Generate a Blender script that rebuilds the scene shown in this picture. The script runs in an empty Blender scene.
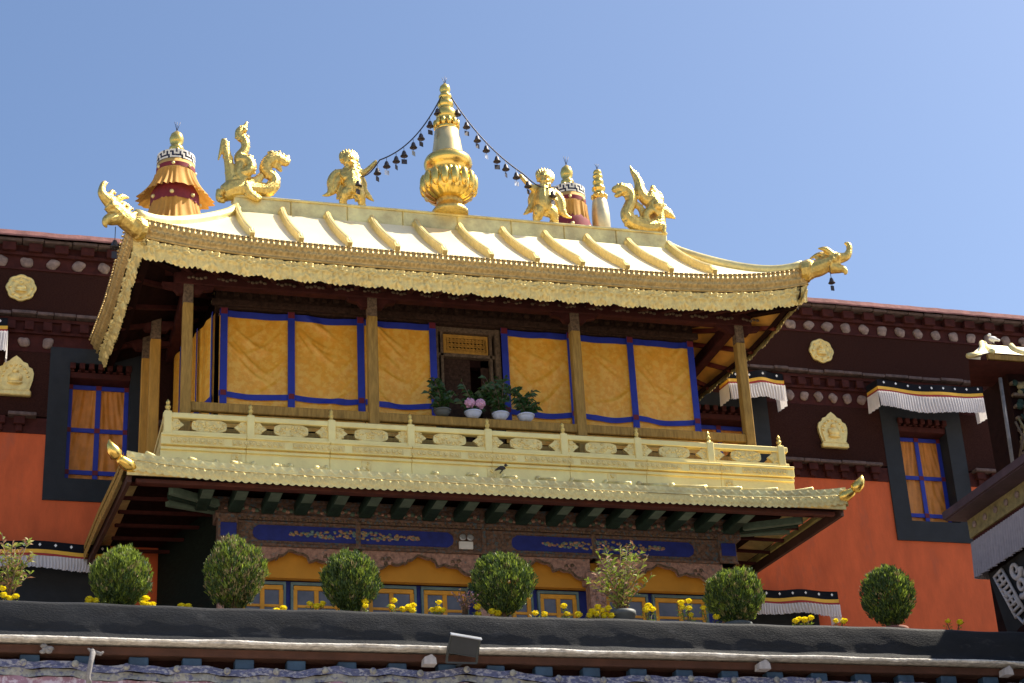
import bpy, math, random
from mathutils import Vector, Matrix
R = math.radians
random.seed(7)
sc = bpy.context.scene
COL = sc.collection

# ------------------------------------------------------------------ camera
cam_d = bpy.data.cameras.new('camera'); cam = bpy.data.objects.new('camera', cam_d); COL.objects.link(cam)
yw, pt, rl = R(16.8), R(24.9), R(3.2)
F = Vector((math.sin(yw)*math.cos(pt), math.cos(yw)*math.cos(pt), math.sin(pt)))
r0 = Vector((math.cos(yw), -math.sin(yw), 0)); u0 = r0.cross(F)
rt = r0*math.cos(rl) - u0*math.sin(rl); up = u0*math.cos(rl) + r0*math.sin(rl)
m = Matrix((rt, up, -F)).transposed().to_4x4(); m.translation = Vector((0, 0, 1.6))
cam.matrix_world = m
cam_d.sensor_width = 36; cam_d.lens = 1862/1024*36; cam_d.clip_end = 3000; cam_d.clip_start = .1
sc.camera = cam
# ------------------------------------------------------------------ light
SUN_EL, SUN_AZ = 52, 91          # azimuth measured from the facade's outward normal (-Y) towards +X
sd = Vector((math.sin(R(SUN_AZ))*math.cos(R(SUN_EL)), -math.cos(R(SUN_AZ))*math.cos(R(SUN_EL)), math.sin(R(SUN_EL))))
w = bpy.data.worlds.new('World'); sc.world = w; w.use_nodes = True
nt = w.node_tree; bgn = nt.nodes['Background']
sky = nt.nodes.new('ShaderNodeTexSky'); sky.sky_type = 'NISHITA'; sky.sun_disc = False
sky.sun_elevation = R(SUN_EL); sky.sun_rotation = math.atan2(sd.x, sd.y)
sky.altitude = 1500; sky.air_density = 1.25; sky.dust_density = 8.0; sky.ozone_density = 8.0
nt.links.new(sky.outputs[0], bgn.inputs[0]); bgn.inputs[1].default_value = .105
sl = bpy.data.lights.new('sun', 'SUN'); sl.energy = 5.0; sl.angle = R(.53); sl.color = (1, .95, .86)
so = bpy.data.objects.new('sun', sl); COL.objects.link(so)
so.rotation_euler = (-sd).to_track_quat('-Z', 'Y').to_euler()
sc.view_settings.view_transform = 'Standard'; sc.view_settings.look = 'None'
sc.view_settings.exposure = 0.9; sc.view_settings.use_white_balance = True; sc.view_settings.white_balance_temperature = 7150; sc.view_settings.gamma = 1; sc.view_settings.use_curve_mapping = False

# ------------------------------------------------------------------ materials
MATS = {}
def mat(name, col, rough=.7, metal=0., var=.15, vs=3., bump=.0, bs=20., spec=.5, col2=None, c2s=1., c2t=.5, wave=None, dirt=0., stretch=(1,1,1), sub=0., trans=0., coords='Object'):
    mt = bpy.data.materials.new(name); mt.use_nodes = True; n = mt.node_tree.nodes; L = mt.node_tree.links
    b = n['Principled BSDF']; b.inputs['Roughness'].default_value = rough; b.inputs['Metallic'].default_value = metal
    b.inputs['Specular IOR Level'].default_value = spec
    tc = n.new('ShaderNodeTexCoord'); mp = n.new('ShaderNodeMapping'); mp.inputs['Scale'].default_value = stretch
    L.new(tc.outputs[coords], mp.inputs[0])
    def noise(s, d=4, rg=.6):
        q = n.new('ShaderNodeTexNoise'); q.inputs['Scale'].default_value = s; q.inputs['Detail'].default_value = d; q.inputs['Roughness'].default_value = rg
        L.new(mp.outputs[0], q.inputs['Vector']); return q.outputs['Fac']
    def ramp(fac, a, bb, ca, cb):
        q = n.new('ShaderNodeValToRGB'); q.color_ramp.elements[0].position = a; q.color_ramp.elements[1].position = bb
        q.color_ramp.elements[0].color = (*ca, 1); q.color_ramp.elements[1].color = (*cb, 1); L.new(fac, q.inputs[0]); return q.outputs[0]
    lo = tuple(max(0, c*(1-var)) for c in col); hi = tuple(min(1, c*(1+var)) for c in col)
    c = ramp(noise(vs), .3, .7, lo, hi)
    def mix(f, a, bcol):
        q = n.new('ShaderNodeMix'); q.data_type = 'RGBA'; L.new(f, q.inputs['Factor']); L.new(a, q.inputs[6])
        if isinstance(bcol, tuple): q.inputs[7].default_value = (*bcol, 1)
        else: L.new(bcol, q.inputs[7])
        return q.outputs[2]
    if col2:
        c = mix(ramp(noise(c2s, 5, .65), c2t-.05, c2t+.05, (0,0,0), (1,1,1)), c, col2)
    if dirt:
        c = mix(ramp(noise(.9, 8, .75), .45, .8, (0,0,0), (dirt,)*3), c, tuple(x*.35 for x in col))
    L.new(c, b.inputs['Base Color'])
    if bump:
        bn = n.new('ShaderNodeBump'); bn.inputs['Strength'].default_value = bump; bn.inputs['Distance'].default_value = .02
        h = noise(bs, 6, .65)
        if wave:
            wv = n.new('ShaderNodeTexVoronoi'); wv.inputs['Scale'].default_value = wave; L.new(mp.outputs[0], wv.inputs['Vector'])
            ad = n.new('ShaderNodeMath'); ad.operation = 'ADD'; L.new(h, ad.inputs[0]); L.new(wv.outputs['Distance'], ad.inputs[1]); h = ad.outputs[0]
        L.new(h, bn.inputs['Height']); L.new(bn.outputs[0], b.inputs['Normal'])
    if trans:
        td = n.new('ShaderNodeBsdfTranslucent'); L.new(c, td.inputs[0]); ms = n.new('ShaderNodeMixShader'); ms.inputs[0].default_value = trans
        L.new(b.outputs[0], ms.inputs[1]); L.new(td.outputs[0], ms.inputs[2]); L.new(ms.outputs[0], n['Material Output'].inputs[0])
    MATS[name] = mt; return mt
GOLD = mat('gold_relief', (.90,.68,.27), .45, .5, .16, 9, .45, 34, dirt=.3)
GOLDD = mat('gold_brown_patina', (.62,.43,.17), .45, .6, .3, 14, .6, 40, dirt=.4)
GOLDP = mat('gold_sheet', (.97,.77,.32), .48, .35, .08, 2.5, .2, 9, dirt=.22)
GOLDR = mat('gold_roof_sheet', (.93,.84,.58), .5, .75, .05, 1.5, .15, 5)
GOLDB = mat('gold_bright', (.90,.60,.15), .27, .9, .08, 6, .08, 18)
GOLDS = mat('gold_statue', (.84,.55,.16), .33, .88, .3, 15, 1.0, 26, dirt=.5)
GOLDW = mat('gold_worn', (.88,.70,.32), .5, .42, .25, 2.6, .4, 16, dirt=.6)
MAROON = mat('brushwood_maroon', (.038,.014,.011), .95, 0, .4, 26, .9, 60, spec=.08, stretch=(1,1,2.5))
MAROON2 = mat('painted_maroon', (.055,.014,.012), .8, 0, .3, 5, .3, 20, spec=.15)
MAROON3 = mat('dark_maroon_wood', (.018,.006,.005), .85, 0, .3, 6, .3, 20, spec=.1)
PINK = mat('pink_coping', (.27,.125,.115), .9, 0, .3, 5, .6, 14, dirt=.45, spec=.2)
SLATE = mat('dusty_ledge_slate', (.10,.065,.06), .9, 0, .4, 8, .6, 25)
WHITED = mat('whitewashed_disc', (.25,.175,.15), .9, 0, .4, 9, .8, 22, dirt=.7)
ORANGE = mat('orange_plaster', (.62,.112,.034), .9, 0, .16, 1.6, .35, 10, dirt=.22, stretch=(1.6,1,.55), col2=(.53,.11,.045), c2s=.9, c2t=.63)
BLACKF = mat('black_blue_window_frame', (.011,.014,.019), .8, 0, .25, 3, .3, 14)
BROC = mat('golden_brocade', (.90,.41,.045), .42, 0, .08, 9, .12, 26, spec=.45, col2=(.95,.52,.09), c2s=7, c2t=.52)
BROC2 = mat('orange_brocade', (.62,.22,.035), .55, 0, .15, 5, .25, 40, spec=.5)
BLUE = mat('royal_blue_trim', (.012,.03,.33), .6, 0, .15, 6)
DRED = mat('crimson_patch', (.15,.01,.025), .7)
WOOD = mat('weathered_ochre_wood', (.38,.22,.055), .7, 0, .3, 5, .4, 30, stretch=(4,4,.6), dirt=.35, spec=.2)
OCHRE = mat('ochre_painted_wood', (.52,.26,.04), .7, 0, .2, 4, .2, 20, stretch=(3,3,.6), dirt=.5)
DWOOD = mat('dark_carved_wood', (.05,.026,.018), .8, 0, .5, 14, .6, 40, spec=.15)
DWOODP = mat('faded_painted_carving', (.14,.09,.055), .8, 0, .6, 18, .6, 40)
REDW = mat('red_lacquer_beam', (.15,.022,.012), .65, 0, .3, 3, .2, 20, dirt=.4)
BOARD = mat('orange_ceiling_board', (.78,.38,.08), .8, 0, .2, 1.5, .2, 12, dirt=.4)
GREENB = mat('green_painted_bracket', (.018,.038,.027), .7, 0, .35, 5, .3, 20, spec=.2)
GREENL = mat('pale_green_facing', (.10,.15,.11), .75, 0, .25, 5, .2, 20)
FRIEZE = mat('painted_frieze', (.15,.085,.06), .75, 0, .6, 16, .4, 30, col2=(.07,.12,.15), c2s=14, c2t=.58)
BLUEP = mat('blue_panel', (.012,.025,.22), .6, 0, .2, 6)
CARVE = mat('pink_brown_carving', (.36,.20,.15), .75, 0, .5, 12, .6, 30, col2=(.13,.16,.15), c2s=11, c2t=.62)
YEL = mat('saffron_panel', (.62,.27,.025), .75, 0, .1, 2, .1, 10)
YELW = mat('saffron_window_wood', (.74,.34,.03), .6, 0, .15, 4, .1, 20)
TEAL = mat('teal_window_trim', (.13,.21,.22), .7, 0, .2, 5)
GLASS = mat('grey_curtained_glass', (.12,.12,.14), .12, 0, .3, 2)
WHITEC = mat('white_pleated_cloth', (.80,.76,.76), .8, 0, .06, 6, .15, 30, trans=.35)
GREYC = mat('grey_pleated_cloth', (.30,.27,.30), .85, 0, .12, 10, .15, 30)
YELC = mat('yellow_trim_cloth', (.75,.42,.05), .8); REDC = mat('dark_red_trim_cloth', (.33,.03,.03), .8)
NAVY = mat('navy_cloth', (.008,.009,.014), .9, spec=.15); WHITEM = mat('white_mark', (.75,.75,.75), .8)
BLACKC = mat('black_cloth', (.012,.012,.014), .9, 0, .3, 5)
PARA = mat('blue_black_plaster', (.008,.010,.014), .7, 0, .4, 2.5, .35, 36, spec=.35, dirt=.3, col2=(.028,.030,.034), c2s=7, c2t=.63, stretch=(.7,1,1.8))
WEDGE = mat('whitewashed_drip_edge', (.66,.62,.56), .9, 0, .35, 12, .6, 24, dirt=.4)
RUST = mat('rusty_brown_beam', (.07,.026,.016), .8, 0, .3, 3, .3, 20)
BLKB = mat('dull_blue_joist', (.03,.07,.13), .7, 0, .3, 6)
FABB = mat('printed_canopy_blue', (.10,.11,.20), .75, 0, .4, 14, .4, 30, col2=(.36,.35,.38), c2s=16, c2t=.54, stretch=(1,1,2))
FABP = mat('printed_canopy_pink', (.30,.17,.23), .75, 0, .2, 6, .2, 30, col2=(.5,.42,.5), c2s=12, c2t=.55)
FABW = mat('printed_canopy_cream', (.30,.29,.25), .75, 0, .3, 14, .2, 30, col2=(.13,.13,.2), c2s=18, c2t=.56)
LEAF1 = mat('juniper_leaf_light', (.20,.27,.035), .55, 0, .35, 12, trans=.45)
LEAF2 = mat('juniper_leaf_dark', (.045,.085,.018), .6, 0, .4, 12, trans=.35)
LEAF3 = mat('juniper_leaf_dry', (.24,.19,.08), .7, 0, .3, 12, trans=.2)
LEAFG = mat('glossy_leaf', (.035,.085,.02), .4, 0, .4, 12, trans=.25)
TWIG = mat('twig_bark', (.14,.09,.06), .85, 0, .3, 20)
YFL = mat('marigold_petal', (.92,.76,.03), .6, 0, .12, 40, .4, 90, trans=.35)
PFL = mat('pink_petal', (.62,.34,.50), .6, 0, .2, 30, .3, 60)
POT = mat('grey_plastic_pot', (.09,.10,.10), .6); POTR = mat('terracotta_pot', (.25,.09,.06), .8)
PORC = mat('pale_blue_porcelain', (.55,.62,.80), .25, 0, .1, 8)
IRON = mat('dark_bronze', (.05,.045,.05), .5, .6); STEEL = mat('brushed_steel', (.45,.47,.50), .35, .6)
DGREY = mat('dark_grey_metal', (.05,.055,.055), .5, .2); LENSM = mat('lamp_glass', (.05,.05,.05), .15)
OCLOTH = mat('orange_pleated_cloth', (.66,.33,.06), .75, 0, .12, 5, .15, 30, trans=.2)
OCLOTHL = mat('pale_orange_cloth', (.72,.42,.12), .75, 0, .12, 5, .15, 30, trans=.15)
MCLOTH = mat('maroon_cloth', (.20,.02,.03), .8, 0, .2, 8)
KEYW = mat('cream_cloth', (.75,.72,.62), .8); KEYN = mat('navy_meander', (.02,.025,.06), .8)
STONE = mat('stone_paving', (.46,.41,.34), .9, 0, .2, .5, .3, 6); TERR = mat('terrace_clay', (.14,.115,.09), .9, 0, .2, 1, .3, 6)
PURPLE = mat('dark_purple_roof', (.06,.03,.038), .75, 0, .3, 3, .3, 12)
OLIVE = mat('olive_gold_band', (.22,.17,.07), .7, 0, .4, 8, .4, 20); BIRDM = mat('brown_feather', (.05,.035,.03), .8)
SKYB = mat('light_blue_trim', (.30,.42,.60), .7)

# ------------------------------------------------------------------ mesh helper
class MB:
    def __init__(s): s.v = []; s.f = []; s.m = []; s.sm = []
    def add(s, vs, fs, mi=0, sm=False):
        o = len(s.v); s.v += [tuple(p) for p in vs]
        for f in fs: s.f.append([i+o for i in f]); s.m.append(mi); s.sm.append(sm)
        return s
    def box(s, a, b, mi=0, bev=0.0):
        (x0,y0,z0),(x1,y1,z1) = a, b
        if x0 > x1: x0, x1 = x1, x0
        if y0 > y1: y0, y1 = y1, y0
        if z0 > z1: z0, z1 = z1, z0
        if bev <= 0:
            vs = [(x,y,z) for z in (z0,z1) for y in (y0,y1) for x in (x0,x1)]
            return s.add(vs, [(0,2,3,1),(4,5,7,6),(0,1,5,4),(2,6,7,3),(0,4,6,2),(1,3,7,5)], mi)
        e = bev; vs = []; fs = []
        # chamfered box: three quads per corner
        P = {}
        for iz, z in enumerate((z0,z1)):
            for iy, y in enumerate((y0,y1)):
                for ix, x in enumerate((x0,x1)):
                    sx, sy, sz = (1-2*ix)*e, (1-2*iy)*e, (1-2*iz)*e
                    for k, p in enumerate(((x,y+sy,z+sz),(x+sx,y,z+sz),(x+sx,y+sy,z))):
                        P[(ix,iy,iz,k)] = len(vs); vs.append(p)
        for c in (0,1):
            a_ = lambda *q: [P[t] for t in q]
            f = a_((c,0,0,0),(c,1,0,0),(c,1,1,0),(c,0,1,0)); fs.append(f if c else f[::-1])
            f = a_((0,c,0,1),(1,c,0,1),(1,c,1,1),(0,c,1,1)); fs.append(f[::-1] if c else f)
            f = a_((0,0,c,2),(1,0,c,2),(1,1,c,2),(0,1,c,2)); fs.append(f if c else f[::-1])
        for i in (0,1):
            for j in (0,1):
                f = [P[(i,j,0,0)],P[(i,j,0,1)],P[(i,j,1,1)],P[(i,j,1,0)]]; fs.append(f if i==j else f[::-1])
                f = [P[(i,0,j,0)],P[(i,0,j,2)],P[(i,1,j,2)],P[(i,1,j,0)]]; fs.append(f[::-1] if i==j else f)
                f = [P[(0,i,j,1)],P[(0,i,j,2)],P[(1,i,j,2)],P[(1,i,j,1)]]; fs.append(f if i==j else f[::-1])
                for k in (0,1):
                    f = [P[(i,j,k,0)],P[(i,j,k,1)],P[(i,j,k,2)]]; fs.append(f)
        return s.add(vs, fs, mi)
    def grid(s, fn, nu, nv, mi=0, sm=True):
        vs = [fn(i/nu, j/nv) for i in range(nu+1) for j in range(nv+1)]
        fs = [(i*(nv+1)+j, (i+1)*(nv+1)+j, (i+1)*(nv+1)+j+1, i*(nv+1)+j+1) for i in range(nu) for j in range(nv)]
        return s.add(vs, fs, mi, sm)
    def beam(s, a, b, wx, wz, mi=0, upv=(0,0,1)):
        a, b = Vector(a), Vector(b); d = (b-a).normalized(); sd_ = d.cross(Vector(upv)).normalized(); u = sd_.cross(d)
        vs = [p + sd_*(sx*wx/2) + u*(sz*wz/2) for p in (a,b) for sx,sz in ((-1,-1),(1,-1),(1,1),(-1,1))]
        return s.add(vs, [(0,1,2,3),(7,6,5,4),(0,4,5,1),(1,5,6,2),(2,6,7,3),(3,7,4,0)], mi)
    def tube(s, pts, rad, n=10, mi=0, cap=True, flat=1.0):
        pts = [Vector(p) for p in pts]
        if not isinstance(rad, (list,tuple)): rad = [rad]*len(pts)
        vs = []; prev = None
        for i, p in enumerate(pts):
            d = (pts[min(i+1,len(pts)-1)] - pts[max(i-1,0)]).normalized()
            if prev is None:
                a = d.orthogonal().normalized()
            else:
                a = (prev - d*prev.dot(d)).normalized()
            prev = a; b = d.cross(a)
            for k in range(n):
                t = 2*math.pi*k/n; vs.append(p + (a*math.cos(t) + b*math.sin(t)*flat)*rad[i])
        fs = [(i*n+k, i*n+(k+1)%n, (i+1)*n+(k+1)%n, (i+1)*n+k) for i in range(len(pts)-1) for k in range(n)]
        if cap: fs += [list(range(n))[::-1], [(len(pts)-1)*n+k for k in range(n)]]
        return s.add(vs, fs, mi, True)
    def lathe(s, prof, c, n=24, mi=0, fn=None, ax=None, cap=True):
        c = Vector(c); vs = []
        M = Matrix.Identity(3) if ax is None else Vector((0,0,1)).rotation_difference(Vector(ax)).to_matrix()
        for r, z in prof:
            for k in range(n):
                t = 2*math.pi*k/n; rr = r if fn is None else fn(r, z, t)
                vs.append(c + M @ Vector((rr*math.cos(t), rr*math.sin(t), z)))
        fs = [(i*n+k, i*n+(k+1)%n, (i+1)*n+(k+1)%n, (i+1)*n+k) for i in range(len(prof)-1) for k in range(n)]
        if cap: fs += [list(range(n))[::-1], [(len(prof)-1)*n+k for k in range(n)]]
        return s.add(vs, fs, mi, True)
    def ball(s, c, r, n=10, mi=0, sc_=(1,1,1), rot=None):
        m_ = max(4, n//2+1); vs = []; c = Vector(c)
        for i in range(m_+1):
            ph = math.pi*i/m_
            for k in range(n):
                t = 2*math.pi*k/n; p = Vector((math.sin(ph)*math.cos(t)*sc_[0], math.sin(ph)*math.sin(t)*sc_[1], -math.cos(ph)*sc_[2]))*r
                if rot is not None: p = rot @ p
                vs.append(c+p)
        fs = [(i*n+k, i*n+(k+1)%n, (i+1)*n+(k+1)%n, (i+1)*n+k) for i in range(m_) for k in range(n)]
        return s.add(vs, fs, mi, True)
    def prism(s, pts, y0, y1, mi=0):            # outline in x,z pushed along y
        n = len(pts); vs = [(x,y0,z) for x,z in pts] + [(x,y1,z) for x,z in pts]
        return s.add(vs, [list(range(n)), [n+k for k in range(n)][::-1]] + [(k, n+k, n+(k+1)%n, (k+1)%n) for k in range(n)], mi)
ORG = {}
def tag(o, label, cat, group=None, kind=None):
    o['label'] = label; o['category'] = cat
    if group: o['group'] = group
    if kind: o['kind'] = kind
    return o
def thing(name, label, cat, loc=(0,0,0), group=None):
    o = bpy.data.objects.new(name, None); COL.objects.link(o); o.location = loc; o.empty_display_size = .2
    ORG[o.name] = Vector(loc); return tag(o, label, cat, group)
def obj(name, mb, mats, parent=None, loc=None, label=None, remesh=None):
    if not isinstance(mats, (list,tuple)): mats = [mats]
    org = ORG[parent.name] if parent else Vector(loc or (0,0,0))
    me = bpy.data.meshes.new(name); me.from_pydata([tuple(Vector(p)-org) for p in mb.v], [], mb.f)
    me.polygons.foreach_set('material_index', mb.m); me.polygons.foreach_set('use_smooth', mb.sm)
    for q in mats: me.materials.append(q)
    me.update()
    o = bpy.data.objects.new(name, me); COL.objects.link(o); ORG[o.name] = org
    if parent: o.parent = parent
    else: o.location = org
    if label: o['label'] = label
    if remesh:
        r_ = o.modifiers.new('remesh', 'REMESH'); r_.mode = 'VOXEL'; r_.voxel_size = remesh; r_.use_smooth_shade = True
        s_ = o.modifiers.new('smooth', 'SMOOTH'); s_.factor = .35; s_.iterations = 1
    return o
def one(name, mb, mats, label, cat, loc=(0,0,0), group=None, kind=None, remesh=None):
    o = obj(name, mb, mats, None, loc, remesh=remesh)
    if kind == 'structure': o['kind'] = kind; return o
    return tag(o, label, cat, group, kind)
def dup(root, loc, label=None, sc_=1., rz=0):
    r = root.copy(); COL.objects.link(r); r.location = loc; r.scale = (sc_,)*3; r.rotation_euler = (0,0,rz)
    if label: r['label'] = label
    for ch in list(root.children):
        c = ch.copy(); COL.objects.link(c); c.parent = r
        for g in ch.children:
            d = g.copy(); COL.objects.link(d); d.parent = c
    return r
def hn(*a):   # tiny hash noise
    return (math.sin(a[0]*12.9898 + (a[1] if len(a) > 1 else 0)*78.233)*43758.5453) % 1.0

# ================================================================== SETTING
g = MB().box((-400,-400,-.5), (400,600,0)); one('ground', g, STONE, '', '', kind='structure')
g = MB().box((-12,23.34,8.0), (30,39.9,8.4)); one('terrace', g, TERR, '', '', kind='structure')

# ------------------------------------------------------------------ main temple wall behind the pavilion
TB = thing('temple_building', 'long temple facade with dark maroon brushwood friezes over orange plaster', 'building', (0,39,0))
XL, XR = -6., 34.
Wb = MB().box((XL,39.45,0), (XR,52,22.2)); Wb2 = Wb
wallp = MB()
def wall_cut(mb, x0, x1, z0, z1, y0, y1, holes, mi=0):
    hs = sorted(holes); cx = x0
    for (a,b,c,d) in hs:
        mb.box((cx,y0,z0), (a,y1,z1), mi)
        if c > z0: mb.box((a,y0,z0), (b,y1,min(c,z1)), mi)
        if d < z1: mb.box((a,y0,max(d,z0)), (b,y1,z1), mi)
        cx = b
    mb.box((cx,y0,z0), (x1,y1,z1), mi)
FR = [(1.0,3.25,15.93,19.56), (15.95,18.32,15.93,19.56), (21.4,23.65,15.93,19.56), (-2.6,-.35,15.93,19.56), (27.0,29.2,15.93,19.56)]
OP = [(1.45,2.78,16.45,19.2), (16.4,17.85,16.45,19.2), (21.86,23.2,16.45,19.2), (-2.1,-.8,16.45,19.2), (27.5,28.7,16.45,19.2)]
wall_cut(wallp, XL, XR, 0, 17.45, 39.0, 39.5, [(a,b,c,d) for a,b,c,d in FR])
Wm = obj('wall', wallp, ORANGE, TB)
back = MB().box((XL,39.62,0), (XR,50,22.3)); obj('roof_deck', MB().box((XL,39.3,22.3),(XR,50,22.42)), SLATE, TB)
obj('inner_wall', back, MAROON3, TB)
f1 = MB(); wall_cut(f1, XL, XR, 17.86, 19.4, 38.97, 39.5, FR); fr1 = obj('lower_frieze', f1, MAROON, TB, label='dark maroon brushwood band between the stone ledges')
f2 = MB().box((XL,38.96,20.32), (XR,39.5,21.42)); fr2 = obj('upper_frieze', f2, MAROON, TB, label='dark maroon brushwood band under the cornice')
def rough_ledge(z, dz, y, seed, mi=0, mb=None):
    mb = mb or MB(); x = XL; k = 0
    while x < XR:
        wd = .35 + .35*hn(k, seed); e = .05*hn(k, seed+1); j = .02*hn(k,seed+2)
        mb.box((x+.008,y-e,z+j-.01*0), (x+wd-.008,39.5,z+dz+j), mi, .012); x += wd; k += 1
    return mb
def blocks(mb, z0, z1, y, sp, wd, holes=(), mi=0):
    x = XL
    while x < XR:
        if not any(a-.1 < x+wd/2 < b+.1 and z0 < d for a,b,c,d in holes): mb.box((x,y,z0), (x+wd,39.3,z1), mi, .01)
        x += sp
    return mb
# cornice
cop = MB(); prof = [(38.1,22.13),(38.08,22.17),(38.5,22.30),(39.5,22.46),(40.2,22.46),(40.2,22.13)]
NS = 150
for i in range(len(prof)-1):
    def fn(u, v, i=i):
        x = XL + u*(XR-XL); y = prof[i][0]*(1-v)+prof[i+1][0]*v; z = prof[i][1]*(1-v)+prof[i+1][1]*v
        return (x, y+.02*hn(round(u*NS),3), z+.018*(hn(round(u*NS),5)-.5))
    cop.grid(fn, NS, 1, 0, False)
# keep the coping's front close to the wall line
for i, p in enumerate(cop.v): cop.v[i] = (p[0], max(p[1], 38.66 if p[2] < 22.2 else 38.72), p[2])
obj('coping', cop, PINK, TB, label='pinkish clay coping along the roof edge')
e = rough_ledge(22.06, .07, 38.76, 11); obj('eave_slates', e, SLATE, TB)
b1 = MB(); b1.box((XL,38.99,21.42),(XR,39.5,22.12),0); blocks(b1, 21.84, 22.05, 38.8, .58, .3)
b1.box((XL,38.9,21.78),(XR,38.99,21.86)); b1.box((XL,38.93,21.42),(XR,38.99,21.47))
c1 = obj('cornice_band', b1, MAROON2, TB)
b2 = MB(); wall_cut(b2, XL, XR, 19.42, 20.24, 39.0, 39.5, [f for f in FR]); blocks(b2, 19.90, 20.10, 38.84, .40, .2)
b2.box((XL,38.93,20.14),(XR,38.99,20.22)); b2.box((XL,38.92,19.84),(XR,39.0,19.9))
c2 = obj('string_course', b2, MAROON2, TB)
e = MB(); rough_ledge(20.24, .08, 38.82, 21, 0, e); obj('middle_slates', e, SLATE, TB)
b3 = MB(); wall_cut(b3, XL, XR, 17.45, 17.82, 38.98, 39.5, FR); 
x = XL
while x < XR:
    if not any(a-.3 < x+.1 < b+.1 for a,b,c,d in FR):
        b3.box((x,38.84,17.62), (x+.24,39.0,17.80), 0, .01); b3.box((x+.05,38.9,17.47), (x+.19,39.0,17.62), 0, .01)
    x += .42
obj('corbel_course', b3, MAROON2, TB)
e = MB(); x = XL; k = 0
while x < XR:
    wd = .4 + .3*hn(k, 33)
    if not any(a-wd < x < b for a,b,c,d in FR): e.box((x+.005,38.80-.04*hn(k,34),17.80), (x+wd-.005,39.5,17.88), 0, .012)
    x += wd; k += 1
obj('lower_slates', e, SLATE, TB)
# discs
d0 = MB(); 
def disc(mb, x, z, r, y):
    w1 = hn(x,3)*6.28; mb.lathe([(r,0),(r*1.0,.03),(r*.8,.06),(r*.3,.075),(.001,.077)], (x,y,z+.02*(hn(x,5)-.5)), 20, ax=(0,-1,0), fn=lambda a,b,t: a*(1+.10*math.sin(2*t+w1)+.07*math.sin(4*t+w1*2)+.05*math.sin(3*t)))
i = 0
for x in [ -1.95,-1.38,-.79,-.2,.36,.94,1.51,2.08,2.65] + [18.2+.515*k for k in range(17)]:
    d = MB(); disc(d, x, 21.62, .135+.012*hn(i), 38.99); obj('disc', d, WHITED, c1); i += 1
for x in [-1.4,-1.0,.41,.93] + [18.58+.395*k for k in range(7)] + [23.9+.395*k for k in range(6)]:
    d = MB(); disc(d, x, 19.64, .12+.012*hn(i,2), 38.995); obj('disc', d, WHITED, c2); i += 1
# gold medallions
def medallion(x, z, r):
    mb = MB()
    def fn(rr, zz, t): return rr*(1+.09*abs(math.cos(4*t)) )
    mb.lathe([(r*.92,0),(r*.95,.05),(r*.86,.09),(r*.80,.06),(r*.66,.06),(r*.60,.09),(r*.52,.06),(.001,.06)], (x,38.97,z), 60, ax=(0,-1,0), fn=fn)
    for k in range(8):
        t = k*math.pi/4; mb.ball((x+math.cos(t)*r*.7,38.9,z+math.sin(t)*r*.7), r*.11, 8)
    mb.ball((x,38.9,z-.02*r), r*.3, 12, sc_=(1.2,.5,.7)); mb.box((x-r*.35,38.86,z-r*.3), (x+r*.35,38.92,z-r*.2)); mb.ball((x,38.88,z+r*.28), r*.16, 8); mb.box((x-r*.32,38.87,z+.04), (x+r*.32,38.91,z+.02+r*.12))
    obj('medallion', mb, GOLD, TB, label='round gilded flower medallion')
def flame(x, z):
    mb = MB(); P = [(-.29,.08),(-.34,.24),(-.385,.42),(-.395,.56),(-.36,.67),(-.28,.71),(-.25,.79),(-.15,.83),(-.09,.90),(0,.97)]; P = P + [(-a,b) for a,b in P[-2::-1]]
    mb.prism([(x+a,z+b) for a,b in P], 38.90, 38.97)
    mb.prism([(x+a*.8,z+.12+(b-.12)*.84) for a,b in P], 38.87, 38.905)
    mb.box((x-.36,38.84,z), (x+.36,38.97,z+.12), 0, .02); mb.box((x-.33,38.86,z+.12), (x+.33,38.97,z+.16), 0, .01)
    mb.ball((x,38.86,z+.42), .15, 12, sc_=(1.1,.5,.85)); mb.ball((x,38.85,z+.30), .12, 10, sc_=(1.4,.5,.4)); mb.ball((x,38.86,z+.58), .07, 8)
    for k in range(9):
        t = math.pi*(k/8); mb.ball((x+.27*math.cos(t),38.87,z+.46+.27*math.sin(t)), .035, 8)
    obj('flame_plaque', mb, GOLD, TB, label='flame shaped gilded jewel plaque')
medallion(.27, 20.95, .33); medallion(19.98, 20.9, .33); flame(.27, 18.29); flame(20.0, 18.24)
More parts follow.
